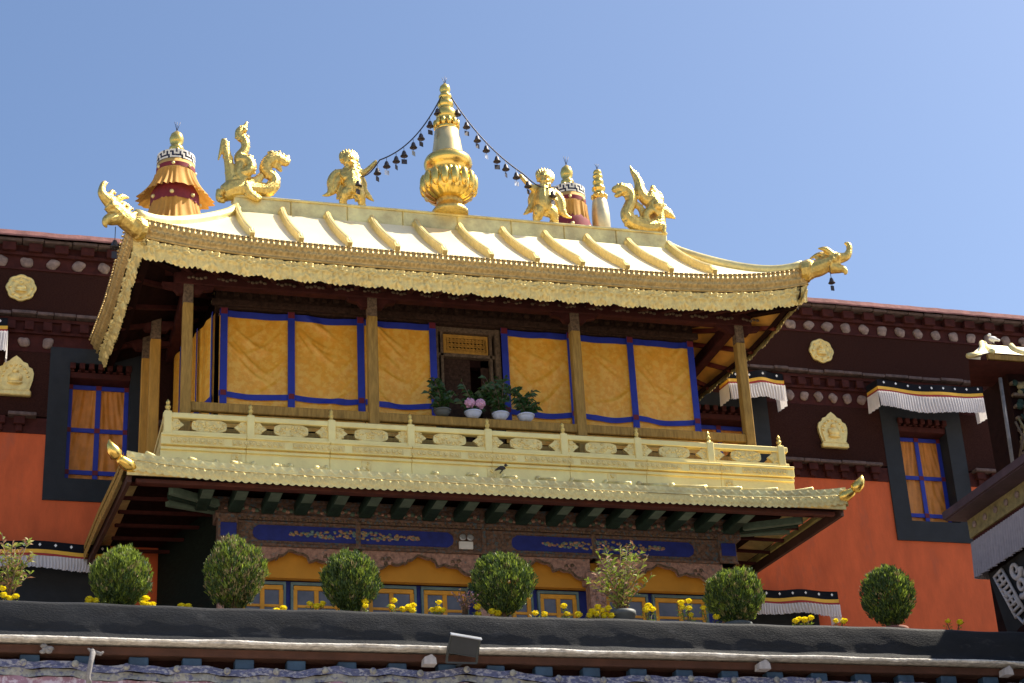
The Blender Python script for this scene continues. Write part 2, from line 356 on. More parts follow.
# windows
def window(fr, op, cols=2, short=False):
    a,b,c,d = fr; A,B,Cc,D = op
    f = MB()
    f.box((a,38.96,c), (A,39.6,d)); f.box((B,38.96,c), (b,39.6,d)); f.box((A,38.96,c), (B,39.6,Cc)); f.box((A,38.96,D), (B,39.6,d))
    W_ = obj('window', f, BLACKF, TB, label='tall window in a broad blue-black frame')
    l = MB()
    for k in range(7): l.box((A+.05+k*(B-A-.1)/6-.06,38.88,D-.16), (A+.05+k*(B-A-.1)/6+.06,39.42,D-.02), 0, .01)
    l.box((A,39.0,D-.34),(B,39.45,D-.2),0,.01)
    for k in range(9): l.box((A+.05+k*(B-A-.1)/8-.04,38.97,D-.2),(A+.05+k*(B-A-.1)/8+.04,39.42,D-.165))
    obj('lintel', l, MAROON2, W_)
    cm = MB(); W0 = B-A
    cm.grid(lambda u,v: (A+u*W0, 39.42+.018*math.sin(u*17+v*7)*math.sin(v*4+u*3)+.012*math.sin(u*31-v*9)+.008*math.sin((u-.5)*(v+.4)*60), Cc+v*(D-.36-Cc)), 80, 50)
    obj('window_curtain', cm, BROC2, W_, label='orange cloth curtain')
    t = MB(); zt = D-.36
    for xx in (A+.04, (A+B)/2, B-.04): t.box((xx-.055,39.36,Cc), (xx+.055,39.385,zt))
    for zz in (Cc+.30, Cc+.30+(zt-Cc-.3)*.48, zt-.05): t.box((A,39.365,zz-.05), (B,39.39,zz+.05))
    obj('curtain_band', t, BLUE, W_)
    p = MB()
    for xx in (A+.04, (A+B)/2, B-.04):
        for zz in (Cc+.30, Cc+.30+(zt-Cc-.3)*.48, zt-.05): p.box((xx-.06,39.35,zz-.055), (xx+.06,39.362,zz+.055))
    obj('patch', p, DRED, W_)
for fr, op in zip(FR, OP): window(fr, op)
for a,b in ((-.9,2.6),(17.0,19.0)):
    obj('lower_window_frame', MB().box((a,38.94,12.3),(b,39.0,14.5)), BLACKF, TB)
TB.rotation_euler = (0,0,R(.45))

# ------------------------------------------------------------------ awnings
def awning(x0, x1, zt, y, drop, label, wav=.02, side=.35, yback=39.0, pleat=26, tilt=.0):
    t = thing('awning', label, 'awning', (x0,y,zt), 'pleated awnings over the windows')
    W_ = x1-x0
    sag = lambda u: wav*math.sin(u*5+x0) + .015*math.sin(u*13) + tilt*u
    tb = MB(); tb.grid(lambda u,v: (x0+u*W_, y-.0+.02*math.sin(u*9), zt-.20*v+sag(u)), 30, 2)
    tb.grid(lambda u,v: (x0+u*W_, y+v*(yback-y), zt+sag(u)+.06*v), 30, 2)
    for s_, xs in ((-1,x0),(1,x1)): tb.grid(lambda u,v: (xs+.001*s_, y+u*(yback-y), zt-.20*v+sag((s_+1)/2)+.06*u), 3, 2)
    n = max(3,int(W_/.32))
    for k in range(n):
        u = (k+.5)/n; cx = x0+u*W_; cz = zt-.09+sag(u)
        tb.add([(cx-.032,y-.035,cz),(cx,y-.035,cz-.038),(cx+.032,y-.035,cz),(cx,y-.035,cz+.038)], [(0,1,2,3)], 1)
    obj('top_band', tb, [NAVY,WHITEM], t)
    def strip(z0, z1, off, nm, mt):
        q = MB(); q.grid(lambda u,v: (x0-.01+u*(W_+.02), y-off+.02*math.sin(u*9), zt-z0-(z1-z0)*v+sag(u)), 40, 1)
        for s_, xs in ((-1,x0-.01),(1,x1+.01)): q.grid(lambda u,v: (xs, y-off+u*(yback-y), zt-z0-(z1-z0)*v+sag((s_+1)/2)+.06*u), 3, 1)
        obj(nm, q, mt, t)
    strip(.19,.27,.01,'yellow_trim',YELC); strip(.265,.325,.008,'red_trim',REDC)
    q = MB(); N = int(W_*pleat*4); z0 = .32
    def pl(u,v):
        ph = u*W_*pleat + 1.6*math.sin(u*W_*2.1) ; a = .006+.016*v
        return (x0-.02+u*(W_+.04) + .02*v*math.sin(u*9+v*3), y-.012-.05*v+a*math.sin(ph*2*math.pi*.55)+.006*math.sin(ph*3.3), zt-z0-(drop-z0)*v+sag(u)+ v*.008*math.sin(ph*1.3)+v*.025*math.sin(u*7+x0))
    q.grid(pl, N, 6)
    for s_, xs in ((-1,x0-.02),(1,x1+.02)):
        q.grid(lambda u,v: (xs+s_*.02*v*math.sin(u*20), y-.012+u*(yback-y), zt-z0-(drop-z0)*v-.12*v*(s_>0)+sag((s_+1)/2)+.06*u), 16, 4)
    obj('pleated_valance', q, WHITEC, t)
    return t
awning(21.05, 24.0, 19.86, 38.4, .76, 'wide white pleated awning over the right-hand window with orange curtains', .04)
awning(17.05, 18.5, 19.86, 38.4, .74, 'short white pleated awning half hidden behind the right wooden column', .04)
awning(-2.9, .03, 19.9, 38.4, .8, 'white pleated awning cut off by the left picture edge beside the flame plaque')
awning(-1.1, 2.45, 14.76, 38.4, .60, 'shaded grey-white pleated awning low on the left orange wall')
awning(16.9, 19.22, 14.3, 38.4, .6, 'lavender-white pleated awning low on the right orange wall behind a round shrub')

# ================================================================== PAVILION
PV = thing('gilded_pavilion', 'two-storey wooden pavilion with gilded hipped roof, balcony and golden curtained gallery', 'pavilion', (9.75,34,8.4))
XC = 9.75; EX0, EX1, EY, EB = 2.35, 17.15, 33.75, 39.0
def rise(x): return (.30 if x < XC else .44)*abs((x-XC)/7.4)**5
def riseside(y): return .42*max(0, 1-(y-EY)/2.6)**2.2
def PT(y, tab):
    for (a,b),(c,d) in zip(tab[:-1],tab[1:]):
        if y <= c: return b+(d-b)*(max(y,a)-a)/(c-a)
    return tab[-1][1]
UL = [(33.75,2.35),(35,2.22),(37,2.12),(39,1.95)]; UR = [(33.75,17.2),(34.4,17.05),(35.3,16.92),(36.5,16.78),(39,16.45)]
LL = [(33.42,2.36),(34.7,2.22),(36.1,2.1),(39,1.92)]; LRt = [(33.42,17.2),(34.2,17.02),(35.5,16.92),(39,16.6)]
# roof skin
RZ = 21.93
def rprof(t): return RZ - 2.01*(t**.88)
def roof_front(u, t):
    x = (4.75+(14.95-4.75)*u)*(1-t) + (EX0+.05+(EX1-EX0-.1)*u)*t
    return (x, 36.3*(1-t)+(EY+.06)*t, rprof(t)+rise(x)*t**3)
rf = MB(); rf.grid(roof_front, 60, 14)
def roof_side(sgn):
    def fn(u, t):
        xi = 4.75 if sgn < 0 else 14.95; yo = EY+.06+(EB-EY-.06)*u; xo = PT(yo,UL)+.05 if sgn < 0 else PT(yo,UR)-.05
        y = (36.3+.4*u)*(1-t) + (EY+.06+(EB-EY-.06)*u)*t
        return (xi*(1-t)+xo*t, y, rprof(t)+riseside(EY+.06+(EB-EY-.06)*u)*t**3)
    return fn
rf.grid(roof_side(-1), 24, 14); rf.grid(roof_side(1), 24, 14)
rf.grid(lambda u,t: ((4.75+10.2*u)*(1-t)+(EX0+(EX1-EX0)*u)*t, 36.7*(1-t)+EB*t, rprof(t)), 10, 6)
ROOF = obj('roof', rf, GOLDR, PV, label='bright gilded sheet roof')
for k in range(11):
    x = 4.75+1.02*k; q = MB(); n = 14; w_ = .085
    pts = []
    for j in range(n+1):
        t = j/n; y = 36.3*(1-t)+(EY+.06)*t; z = rprof(t)+rise(x)*t**3
        pts.append((x, y, z+.06))
    pts[-1] = (pts[-1][0], pts[-1][1], pts[-1][2]-.07)
    for a_,b_ in zip(pts[:-1],pts[1:]): q.beam(a_, b_, .10, .22)
    q.tube([(p[0],p[1],p[2]+.09) for p in pts], .058, 8); q.ball(pts[0], .10, 8)
    obj('roof_rib', q, GOLD, ROOF)
for sx in (-1,1):      # hip ribs and side ribs
    q = MB(); pts = []
    for j in range(15):
        t = j/14; p = roof_front(0 if sx < 0 else 1, t); pts.append((p[0], p[1], p[2]+.05))
    q.tube(pts, .12, 8); obj('hip_rib', q, GOLDW, ROOF)
    for k in range(1,5):
        q = MB(); f_ = roof_side(sx); q.tube([tuple(Vector(f_(k/5, j/12))+Vector((0,0,.05))) for j in range(13)], .09, 8); obj('roof_rib', q, GOLDW, ROOF)
# ridge
q = MB()
for k in range(8):
    x0 = 4.70+k*1.286; q.box((x0+.004,36.42,21.90), (x0+1.282,36.76,22.37), 0, .02)
q.box((4.68,36.39,22.36), (15.0,36.78,22.42), 0, .015); q.box((4.68,36.38,21.88),(15.0,36.75,21.96),0,.015)
obj('ridge', q, GOLDW, ROOF, label='long patinated gilt ridge beam')
# fascia strips
def fascia(pos, length, zfun, layers, name, parent, du=.022, lean=0.):
    """pos(s)->(x,y,nx,ny): edge line; layers = list of (ztop,zbot,fn(s,v)->(depth,dz))"""
    q = MB()
    for zt, zb, nv, fn, mi in layers:
        nu = int(length/du)
        def g_(u, v):
            s_ = u*length; x, y, nx, ny = pos(s_); d, dz = fn(s_, v); d -= lean*(layers[0][0]-(zt+(zb-zt)*v))
            return (x+nx*d, y+ny*d, zt+(zb-zt)*v+zfun(s_)+dz)
        q.grid(g_, nu, nv, mi)
    return q
def up1(s, v):      # beaded, petalled upper moulding
    p = .115; a = abs(math.sin(math.pi*s/p)); b = abs(math.sin(math.pi*(s/p+.5)))
    d = .08 - .02*v + .055*a**.7*math.exp(-((v-.24)/.13)**2) + .055*b**.7*math.exp(-((v-.58)/.13)**2) + .045*math.exp(-((v-.94)/.05)**2)
    dz = .05*(a if a > .35 else .1)*max(0, 1-v*5)
    return d, dz
def up2(s, v):      # lower hanging band with flower panels and ragged edge
    P = .64; u = (s/P) % 1.0 - .5; rr = math.hypot(u*P/.2, (v-.42)*.44/.18)
    seam = math.exp(-(((abs(u)-.5)*P)/.02)**2)
    fl = (1+.35*math.cos(6*math.atan2((v-.42)*.44, u*P)))
    d = .05 + .045*math.exp(-(rr-.8*fl)**2*10) + .06*math.exp(-rr*rr*7) + .03*seam + .014*math.sin(s*52+3*math.sin(v*9))*math.sin(v*24) - .04*(v<.03)
    e = .035*abs(math.sin(math.pi*s/.105)) + .05*abs(math.sin(math.pi*s/P)) + .03*hn(round(s/.05),4)
    return d, -e*max(0, (v-.55)/.45)
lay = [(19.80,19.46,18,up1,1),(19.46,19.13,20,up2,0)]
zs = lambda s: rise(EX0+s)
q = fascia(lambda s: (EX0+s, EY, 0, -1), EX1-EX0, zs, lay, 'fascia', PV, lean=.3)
FA = obj('front_fascia', q, [GOLD,GOLDD], PV, label='embossed gilt eave band with ragged lower edge')
bd = MB(); s = .06
while s < EX1-EX0: bd.ball((EX0+s, EY-.10, 19.81+rise(EX0+s)), .028, 6); s += .115
obj('bead_row', bd, GOLDD, FA)
for sx, tab, nx in ((-1,UL,-1),(1,UR,1)):
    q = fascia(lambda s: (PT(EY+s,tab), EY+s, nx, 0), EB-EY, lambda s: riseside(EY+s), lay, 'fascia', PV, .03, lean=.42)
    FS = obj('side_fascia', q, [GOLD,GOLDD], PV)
    bd = MB(); s = .06
    while s < EB-EY: bd.ball((PT(EY+s,tab)+nx*.11, EY+s, 19.81+riseside(EY+s)), .028, 6); s += .115
    obj('bead_row', bd, GOLDD, FS)
    q = MB(); q.grid(lambda u,v: (PT(EY+u*(EB-EY),tab)-nx*(.27+.12*v-.16*v), EY+u*(EB-EY), 19.14+v*.3+riseside(EY+u*(EB-EY))), 30, 2); q.grid(lambda u,v: (PT(EY+u*(EB-EY),tab)-nx*(.27+.16*v), EY+.1+u*(EB-EY-.1), 19.15-.0*v+riseside(EY+u*(EB-EY))), 30, 2); obj('fascia_board', q, MAROON3, FS)
q = MB(); q.grid(lambda u,v: (EX0+.1+u*(EX1-EX0-.2), EY+.2-.12*v, 19.17+v*.3+rise(EX0+u*(EX1-EX0))), 60, 2); obj('fascia_board', q, MAROON3, FA)
# soffit
IX0, IX1, IY = 4.3, 15.2, 36.1
sf = MB(); sfo = MB()
sf.grid(lambda u,v: ((EX0+.2+(EX1-EX0-.4)*u)*(1-v)+(IX0+(IX1-IX0)*u)*v, (EY+.2)*(1-v)+IY*v, 19.22+rise(EX0+(EX1-EX0)*u)*(1-v)+.78*v), 40, 4)
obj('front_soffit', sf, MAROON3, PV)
for sx in (-1,1):
    tab = UL if sx < 0 else UR; xi = IX0 if sx < 0 else IX1; xof = lambda y: PT(y,tab)-sx*.26
    q = MB(); q.grid(lambda u,v: (xof(EY+(EB-EY)*u)*(1-v)+xi*v, (EY+.2+(EB-EY-.2)*u)*(1-v)+(IY+(EB-IY)*u)*v, 19.20+riseside(EY+(EB-EY)*u)*(1-v)+.78*v), 20, 4)
    obj('side_soffit', q, BOARD if sx > 0 else MAROON3, PV, label='orange boarded soffit under the right eave' if sx > 0 else None)  # left boards take dark maroon, putting deep eave shade into the colour
    for k in range(1,5):
        u = k/5; y0 = EY+.03+(EB-EY)*u; y1 = IY+(EB-IY)*u
        q = MB(); q.beam((xof(y0),y0,19.16+riseside(y0)), (xi,y1,19.94), .11, .09); obj('rafter', q, REDW if sx > 0 else MAROON2, PV)  # left rafters are darker too, shade put into their colour
    xo = xof(EY)
    q = MB(); q.beam((xo, EY+.25, 19.12+.38), (xi, IY, 19.9), .18, .2); obj('hip_rafter', q, MAROON3, PV)
k = 0; x = 3.2
while x < 16.5:
    q = MB(); xe = XC+(x-XC)*.97; q.beam((xe,EY+.42,19.26+rise(x)*.8), (XC+(x-XC)*.86,IY-.1,19.90), .10, .12); q.ball((xe,EY+.40,19.26+rise(x)*.8), .06, 6, 1); obj('rafter', q, [MAROON2,DWOODP], PV); x += .62
# entablature above columns & curtains
q = MB(); q.box((3.3,34.88,19.32),(16.2,35.12,19.62),0,.02); q.box((3.1,34.80,19.62),(16.4,35.2,19.72),0,.02)
x = 3.4
while x < 16.1: q.box((x,34.74,19.72),(x+.16,35.25,19.86),0,.01); x += .34
for xs in (3.65,15.85): q.box((xs-.12,35.1,19.32),(xs+.12,38.9,19.6),0,.02)
obj('entablature', q, MAROON2, PV)
q = MB(); x = 3.6; k = 0
while x < 16:      # pale cloud carvings
    for j in range(5): q.ball((x+j*.085,34.865,19.46+.02*math.sin(j*2+k)), .045, 6, sc_=(1,.4,.8))
    x += .62; k += 1
obj('cloud_carving', q, DWOODP, PV)
q = MB()
q.box((4.3,35.98,19.36),(15.2,36.25,19.98)); q.box((4.2,35.9,19.40),(15.3,35.98,19.55),0,.01)
x = 4.4
while x < 15.1: q.box((x,35.84,19.62),(x+.12,35.98,19.76),0,.01); x += .27
x = 4.5
while x < 15.0: q.ball((x,35.88,19.85), .07, 8, sc_=(1.2,.6,.8)); x += .54
obj('carved_beam', q, DWOOD, PV)
# gallery columns
def column(x, y, z0=15.3, z1=19.35, w_=.105, mt=WOOD):
    q = MB(); q.box((x-w_,y-w_,z0),(x+w_,y+w_,z1-.45),0,.015); q.box((x-w_*.97,y-w_*.97,z1-.45),(x+w_*.97,y+w_*.97,z1+.3),1,.01)
    c_ = obj('column', q, [mt,DWOODP], PV)
    b = MB(); b.prism([(x-.55,z1),(x+.55,z1),(x+.5,z1-.10),(x+.30,z1-.14),(x+.22,z1-.24),(x-.22,z1-.24),(x-.30,z1-.14),(x-.5,z1-.10)], y-.07, y+.07)
    obj('bracket', b, MAROON2, c_)
for x in (3.6,7.48,12.0,15.88): column(x, 35.0)
column(3.15, 37.2, 15, 19.5, .11, OCHRE); column(3.02,38.0,15,19.4,.09,OCHRE)
q = MB(); q.box((3.7,34.94,16.50),(15.78,35.06,16.70),0,.015); q.box((3.7,34.95,16.05),(15.78,35.05,16.15),0,.01)
q.box((3.55,35.1,16.5),(3.65,38.9,16.7)); q.box((15.83,35.1,16.5),(15.93,38.9,16.7))
obj('wood_rail', q, WOOD, PV)
# gallery inner room
q = MB(); q.box((4.42,36.3,15.2),(9.1,36.5,19.4)); q.box((10.6,36.3,15.2),(15.06,36.5,19.4)); q.box((9.1,36.9,15.2),(10.6,37.0,19.4)); q.box((4.42,38.8,15.2),(15.06,38.9,19.9))
q.add([(4.42,36.5,15.2),(3.85,38.8,15.2),(3.85,38.8,19.9),(4.42,36.5,19.9)],[(0,1,2,3)]); q.box((14.96,36.5,15.2),(15.06,38.8,19.9)); q.box((9.1,36.3,18.5),(10.6,36.5,19.4))
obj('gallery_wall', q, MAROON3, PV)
q = MB(); q.box((3.3,34.4,15.15),(16.2,38.95,15.28)); obj('gallery_floor', q, DWOOD, PV)
# door
q = MB(); q.box((9.08,36.08,15.3),(9.20,36.3,19.36),0,.01); q.box((10.50,36.08,15.3),(10.62,36.3,19.36),0,.01); q.box((9.2,36.12,19.24),(10.5,36.3,19.36)); q.box((9.2,36.14,18.66),(10.5,36.28,18.74),0,.01)
q.box((9.26,36.14,15.3),(9.32,36.28,19.24)); q.box((10.38,36.14,15.3),(10.44,36.28,19.24))
D_ = obj('door_frame', q, DWOODP, PV)
q = MB(); q.box((9.34,36.2,18.76),(10.36,36.24,18.82)); q.box((9.34,36.2,19.14),(10.36,36.24,19.22)); q.box((9.34,36.2,18.82),(9.42,36.24,19.14)); q.box((10.28,36.2,18.82),(10.36,36.24,19.14))
for i in range(11):
    for j in range(3):
        cx = 9.45+i*.083; cz = 18.86+j*.11
        q.lathe([(.028,0),(.05,0),(.05,.03),(.028,.03),(.028,0)], (cx,36.23,cz), 10, ax=(0,-1,0), cap=False)
        q.box((cx-.06,36.205,cz-.008),(cx+.06,36.225,cz+.008)); q.box((cx-.008,36.206,cz-.06),(cx+.008,36.226,cz+.06))
obj('lattice_panel', q, OCHRE, D_, label='carved golden lattice panel above the doorway')
q = MB(); q.box((9.2,36.28,15.3),(9.95,36.3,18.66)); q.box((10.2,36.30,15.3),(10.38,36.33,18.66)); obj('door_leaf', q, DWOOD, D_)
# curtains
def curtain(x0, x1, label, bands, skip=False, y=36.02, z0=16.6, z1=19.30, zb=17.36):
    t = thing('golden_curtain', label, 'curtain', (x0,y,z0), 'golden brocade curtains in the gallery')
    W_ = x1-x0; sd0 = x0*3.7
    nb = max(1,len(bands)-1); rnd = [(hn(k,sd0+1),hn(k,sd0+2),hn(k,sd0+3),hn(k,sd0+4)) for k in range(26*nb)]
    def ridge_(d): return math.exp(-(d/.020)**2)*.6 + math.exp(-((d-.03)/.03)**2)*.3
    def cloth(u, v):   # v 0 top
        s1 = u*nb; fr_ = s1 % 1.0; hang = math.sin(math.pi*fr_)
        z = z1-(z1-z0)*v
        dep = 0.
        for (a,b,c_,e_) in rnd:           # creases falling from the fixed edges towards the middle
            pu = a*nb
            if e_ > .56 or abs(s1-pu) > .55 or int(s1-1e-6) != int(pu): continue
            f0 = pu % 1.0; vc = .04+.9*b; slope = (.9 if f0 < .5 else -.9)*(.25+.9*c_)
            dist = (v-vc) - slope*(fr_-f0)*.5 - .12*math.sin(math.pi*fr_)+.12*math.sin(math.pi*f0)
            ext = math.exp(-((fr_-f0)/(.12+.22*e_))**2)
            dep += ridge_(dist)*ext*(.6+.8*e_)
        for j in range(4): dep += .9*math.exp(-(((v-.80-.028*j) - .045*hang)/.010)**2)*(hang**.6)
        fold = .045*dep*min(1,hang*2.2) + .02*math.sin(u*nb*9+v*5+sd0)*hang + .035*hang*math.sin(v*5+sd0)
        return (x0+u*W_, y-.01-fold-.03*v, z)
    q = MB(); q.grid(cloth, int(W_*48), 110); obj('cloth', q, BROC, t)
    ztop = z1-.03
    bh = MB(); n = int(W_*20)
    def hb(zc, hh, sagd):
        def fn(u,v):
            s1 = (u*nb) % 1.0; zz = zc+hh/2-hh*v-sagd*math.sin(math.pi*s1)
            return (x0+u*W_, min(cloth(u,(z1-zz)/(z1-z0))[1], cloth(u,(z1-zz)/(z1-z0)+.01)[1], cloth(u,(z1-zz)/(z1-z0)-.01)[1])-.035, zz)
        bh.grid(fn, n, 4)
    hb(ztop-.02,.15,.03); hb(zb,.13,.07); obj('blue_band', bh, BLUE, t)
    for bx in (bands[1:] if skip else bands):
        vb = MB(); vb.box((bx-.075,y-.112,zb-.35),(bx+.075,y-.10,z1+.03)); vbo = obj('blue_band', vb, BLUE, t)
        p = MB(); p.box((bx-.07,y-.122,ztop-.08),(bx+.07,y-.116,ztop+.06)); p.box((bx-.06,y-.122,zb-.06),(bx+.06,y-.116,zb+.06)); obj('red_patch', p, DRED, vbo)
    return t
curtain(4.38, 7.5, 'golden curtain with blue bands at the left end of the gallery', [4.47,5.91,7.42])
curtain(7.52, 9.06, 'golden curtain between the second wooden column and the dark doorway', [7.55,9.03], True)
curtain(10.62, 12.3, 'golden curtain just right of the dark doorway', [10.67,12.2])
curtain(12.32, 15.15, 'golden curtain with blue bands at the right end of the gallery', [12.35,13.62,15.08], True)
# side curtain facing left
t = thing('golden_curtain', 'narrow golden side curtain seen edge-on at the far left of the gallery', 'curtain', (4.3,36.05,16.6), 'golden brocade curtains in the gallery')
q = MB(); q.grid(lambda u,v: (4.3-.62*u+.02*math.sin(u*26), 36.1+u*2.5, 19.3-2.7*v), 60, 8); obj('cloth', q, BROC, t)
q = MB()
for yy in (36.12,37.0,38.0): q.box((4.235-.248*(yy-36.1),yy-.05,16.6),(4.25-.248*(yy-36.1),yy+.05,19.3))
q.grid(lambda u,v: (4.26-.62*u, 36.1+u*2.5, 17.38-.13*v), 10, 1); obj('blue_band', q, BLUE, t)
q = MB(); q.box((4.235,36.22,16.6),(4.26,36.30,19.3)); obj('pale_band', q, SKYB, t)

# balustrade ------------------------------------------------------------
BY = 34.3
BL = MB(); BL.box((3.10,BY-.06,16.02),(16.40,BY+.10,16.14),0,.015); BL.box((3.10,BY-.05,15.66),(16.40,BY+.08,15.76),0,.01)
BAL = obj('balustrade', BL, GOLDP, PV, label='gilded pierced balcony railing')
px = [3.19+1.6312*k for k in range(9)]
for i, x in enumerate(px):
    p = MB(); p.box((x-.075,BY-.085,15.60),(x+.075,BY+.12,16.16),0,.012); P_ = obj('baluster_post', p, GOLDP, BAL)
    f_ = MB(); f_.lathe([(.055,0),(.06,.03),(.03,.05),(.055,.09),(.06,.12),(.03,.155),(.04,.18),(.045,.21),(.02,.25),(.004,.28)], (x,BY+.01,16.16), 12); obj('post_finial', f_, GOLDS, P_)
for i in range(8):
    x0, x1 = px[i]+.075, px[i+1]-.075; c = (x0+x1)/2
    q = MB()
    def outline(pts, q=q): q.prism(pts, BY-.03, BY+.03)
    hw, hh, zc = .345, .125, 15.89
    pts = []
    for k in range(40):
        t_ = 2*math.pi*k/40; a = math.cos(t_); b = math.sin(t_)
        pts.append((c+hw*math.copysign(abs(a)**.55, a), zc+hh*math.copysign(abs(b)**.6, b)*(1-.08*math.cos(8*t_)*.5)))
    outline(pts)
    for k in range(34): q.ball((c+hw*.85*(hn(k,i)*2-1), BY-.03, zc+hh*.75*(hn(k,i+9)*2-1)), .026, 6, sc_=(1.2,.6,1))
    for sg, xe in ((1,x0),(-1,x1)):
        outline([(xe,15.765),(xe,16.015),(xe+sg*.12,16.015),(xe+sg*.16,15.96),(xe+sg*.25,15.89),(xe+sg*.16,15.82),(xe+sg*.12,15.765)][::sg])
        for k in range(10): q.ball((xe+sg*(.02+.14*hn(k,i+3)), BY-.03, 15.79+.2*hn(k,i+5)), .024, 6, sc_=(1.2,.6,1))
    obj('pierced_panel', q, GOLD, BAL)
q = MB(); q.box((3.14,34.40,15.30),(3.24,38.9,15.66)); q.box((3.12,34.42,16.02),(3.26,38.9,16.14)); obj('side_rail', q, GOLDP, BAL)
q = MB(); q.box((16.26,34.40,15.30),(16.36,38.9,15.66)); q.box((16.24,34.42,16.02),(16.38,38.9,16.14)); obj('side_rail', q, GOLDP, BAL)
# gold base mouldings
q = MB(); n_ = 8
for i in range(n_):
    x0 = 3.06+i*13.40/n_; x1 = x0+13.40/n_-.006
    q.box((x0,BY-.14,15.42),(x1,BY+.3,15.62),0,.012); q.box((x0,BY-.06,14.98),(x1,BY+.3,15.42),0,.006); q.box((x0,BY-.17,15.60),(x1,BY+.28,15.655),0,.012); q.box((x0,BY-.10,15.33),(x1,BY+.25,15.40),0,.01)
q.box((3.06,BY+.3,15.0),(3.2,38.9,15.62)); q.box((16.3,BY+.3,15.0),(16.44,38.9,15.62))
BM = obj('gilt_base_moulding', q, GOLDP, PV)
for i in range(11):
    x0 = 3.3+i*1.2; q = MB(); q.box((x0-.05,BY-.148,15.455),(min(x0+1.0,16.4),BY-.138,15.585),0,.004)
    for j in range(9):
        xx = x0+j*.115
        if xx < 16.3:
            q.lathe([(.045,0),(.045,.014),(.03,.02),(.02,.008),(.001,.016)], (xx,BY-.147,15.52), 8, ax=(0,-1,0))
    obj('relief_panel', q, GOLD, BM)
for k in range(5):
    xx = 4.55+k*2.6; q = MB(); q.box((xx-.1,BY-.075,15.02),(xx+.1,BY-.058,15.32),0,.004)
    for j in range(8): q.ball((xx-.06+.12*hn(j,k),BY-.075,15.06+.22*hn(j,k+3)), .025, 6)
    obj('relief_panel', q, GOLD, BM)
# lower eave ------------------------------------------------------------
LX0, LX1, LY = 2.36, 17.2, 33.42
lr = lambda x: .16*abs((x-XC)/7.3)**7
def lside(y): return .16*max(0,1-(y-LY)/1.6)**2
q = MB()
q.grid(lambda u,t: ((3.06+13.4*u)*(1-t)+(LX0+(LX1-LX0)*u)*t, BY-.05-(BY-.05-LY)*t, 15.04-.30*t+lr(LX0+(LX1-LX0)*u)*t**2), 50, 6)
for sx in (-1,1):
    xi = 3.06 if sx<0 else 16.46; tab = LL if sx<0 else LRt
    q.grid(lambda u,t: ((xi-.3*u)*(1-t)+PT(LY+(EB-LY)*u,tab)*t, (BY-.05+(EB-BY)*u)*(1-t)+(LY+(EB-LY)*u)*t, 15.04-.30*t+lside(LY+(EB-LY)*u)*t**2), 20, 6)
LR = obj('lower_roof', q, GOLDW, PV, label='narrow gilded skirt roof below the balcony')
x = 3.4
while x < 16.5:
    r_ = MB(); xo = LX0+(LX1-LX0)*(x-3.06)/13.4; r_.tube([(x,34.2,15.08),(x*.5+xo*.5,33.85,14.95),(xo,33.44,14.80+lr(xo))], .045, 8); r_.ball((x,34.14,15.07), .075, 8); obj('roof_rib', r_, GOLDW, LR); x += .73
def lo1(s,v):
    a = (s/.19)%1; zz = abs(a-.5)*2; w_ = math.exp(-((v-(.25+.5*zz))/.16)**2)
    return .05+.010*w_-.012*v+.02*math.exp(-((v-1)/.07)**2), .004*abs(math.sin(math.pi*s/.095))*max(0,1-v*4)
def lo2(s,v):
    a = abs(math.sin(math.pi*s/.15)); rr = math.hypot(((s/.15)%1-.5)*1.0, (v-.45)*1.2)
    return .04+.018*math.exp(-((rr-.32)/.09)**2)+.018*math.exp(-(rr/.13)**2), -.045*abs(math.cos(math.pi*s/.15))**.7*max(0,(v-.7)/.3)
lay2 = [(14.75,14.60,8,lo1,1),(14.60,14.42,10,lo2,0)]
q = fascia(lambda s: (LX0+s, LY, 0, -1), LX1-LX0, lambda s: lr(LX0+s), lay2, '', PV)
q.box((LX0+.02,LY+.0,14.46),(LX1-.02,LY+.03,14.6)); obj('lower_fascia', q, [GOLD,GOLDW], PV, label='scalloped gilt edge of the lower eave')
for x, nx, tab in ((LX0,-1,LL),(LX1,1,LRt)):
    q = fascia(lambda s: (PT(LY+s,tab), LY+s, nx, 0), EB-LY, lambda s: lside(LY+s), lay2, '', PV, .04); obj('lower_side_fascia', q, [GOLDW if nx>0 else WOOD]*2, PV)  # left strip is gilt too; wood brown stands in for its shade
    q = MB(); q.beam((x-nx*.08,LY+.1,14.45), (PT(EB,tab)-nx*.06,EB,14.40), .08, .2); obj('eave_beam', q, RUST, PV)
    b = MB(); c_ = Vector((x-nx*.05, LY, 14.64+(.06 if nx>0 else -.04))); o_ = Vector((nx*.9,-.45,0)).normalized()
    pr = [(0,.10,0),(.16,.13,.05),(.30,.10,.12),(.34,.08,.16)]
    b.tube([c_+o_*a-o_*.12+Vector((0,0,z)) for a,r__,z in pr], [r__ for a,r__,z in pr], 12)
    b.tube([c_+o_*.20+Vector((0,0,.14)), c_+o_*.27+Vector((0,0,.19)), c_+o_*.36+Vector((0,0,.28)), c_+o_*.42+Vector((0,0,.38)), c_+o_*.44+Vector((0,0,.47))], [.06,.13,.12,.07,.012], 12)
    obj('bud_finial', b, GOLDB, PV, label='polished bud-shaped corner ornament')
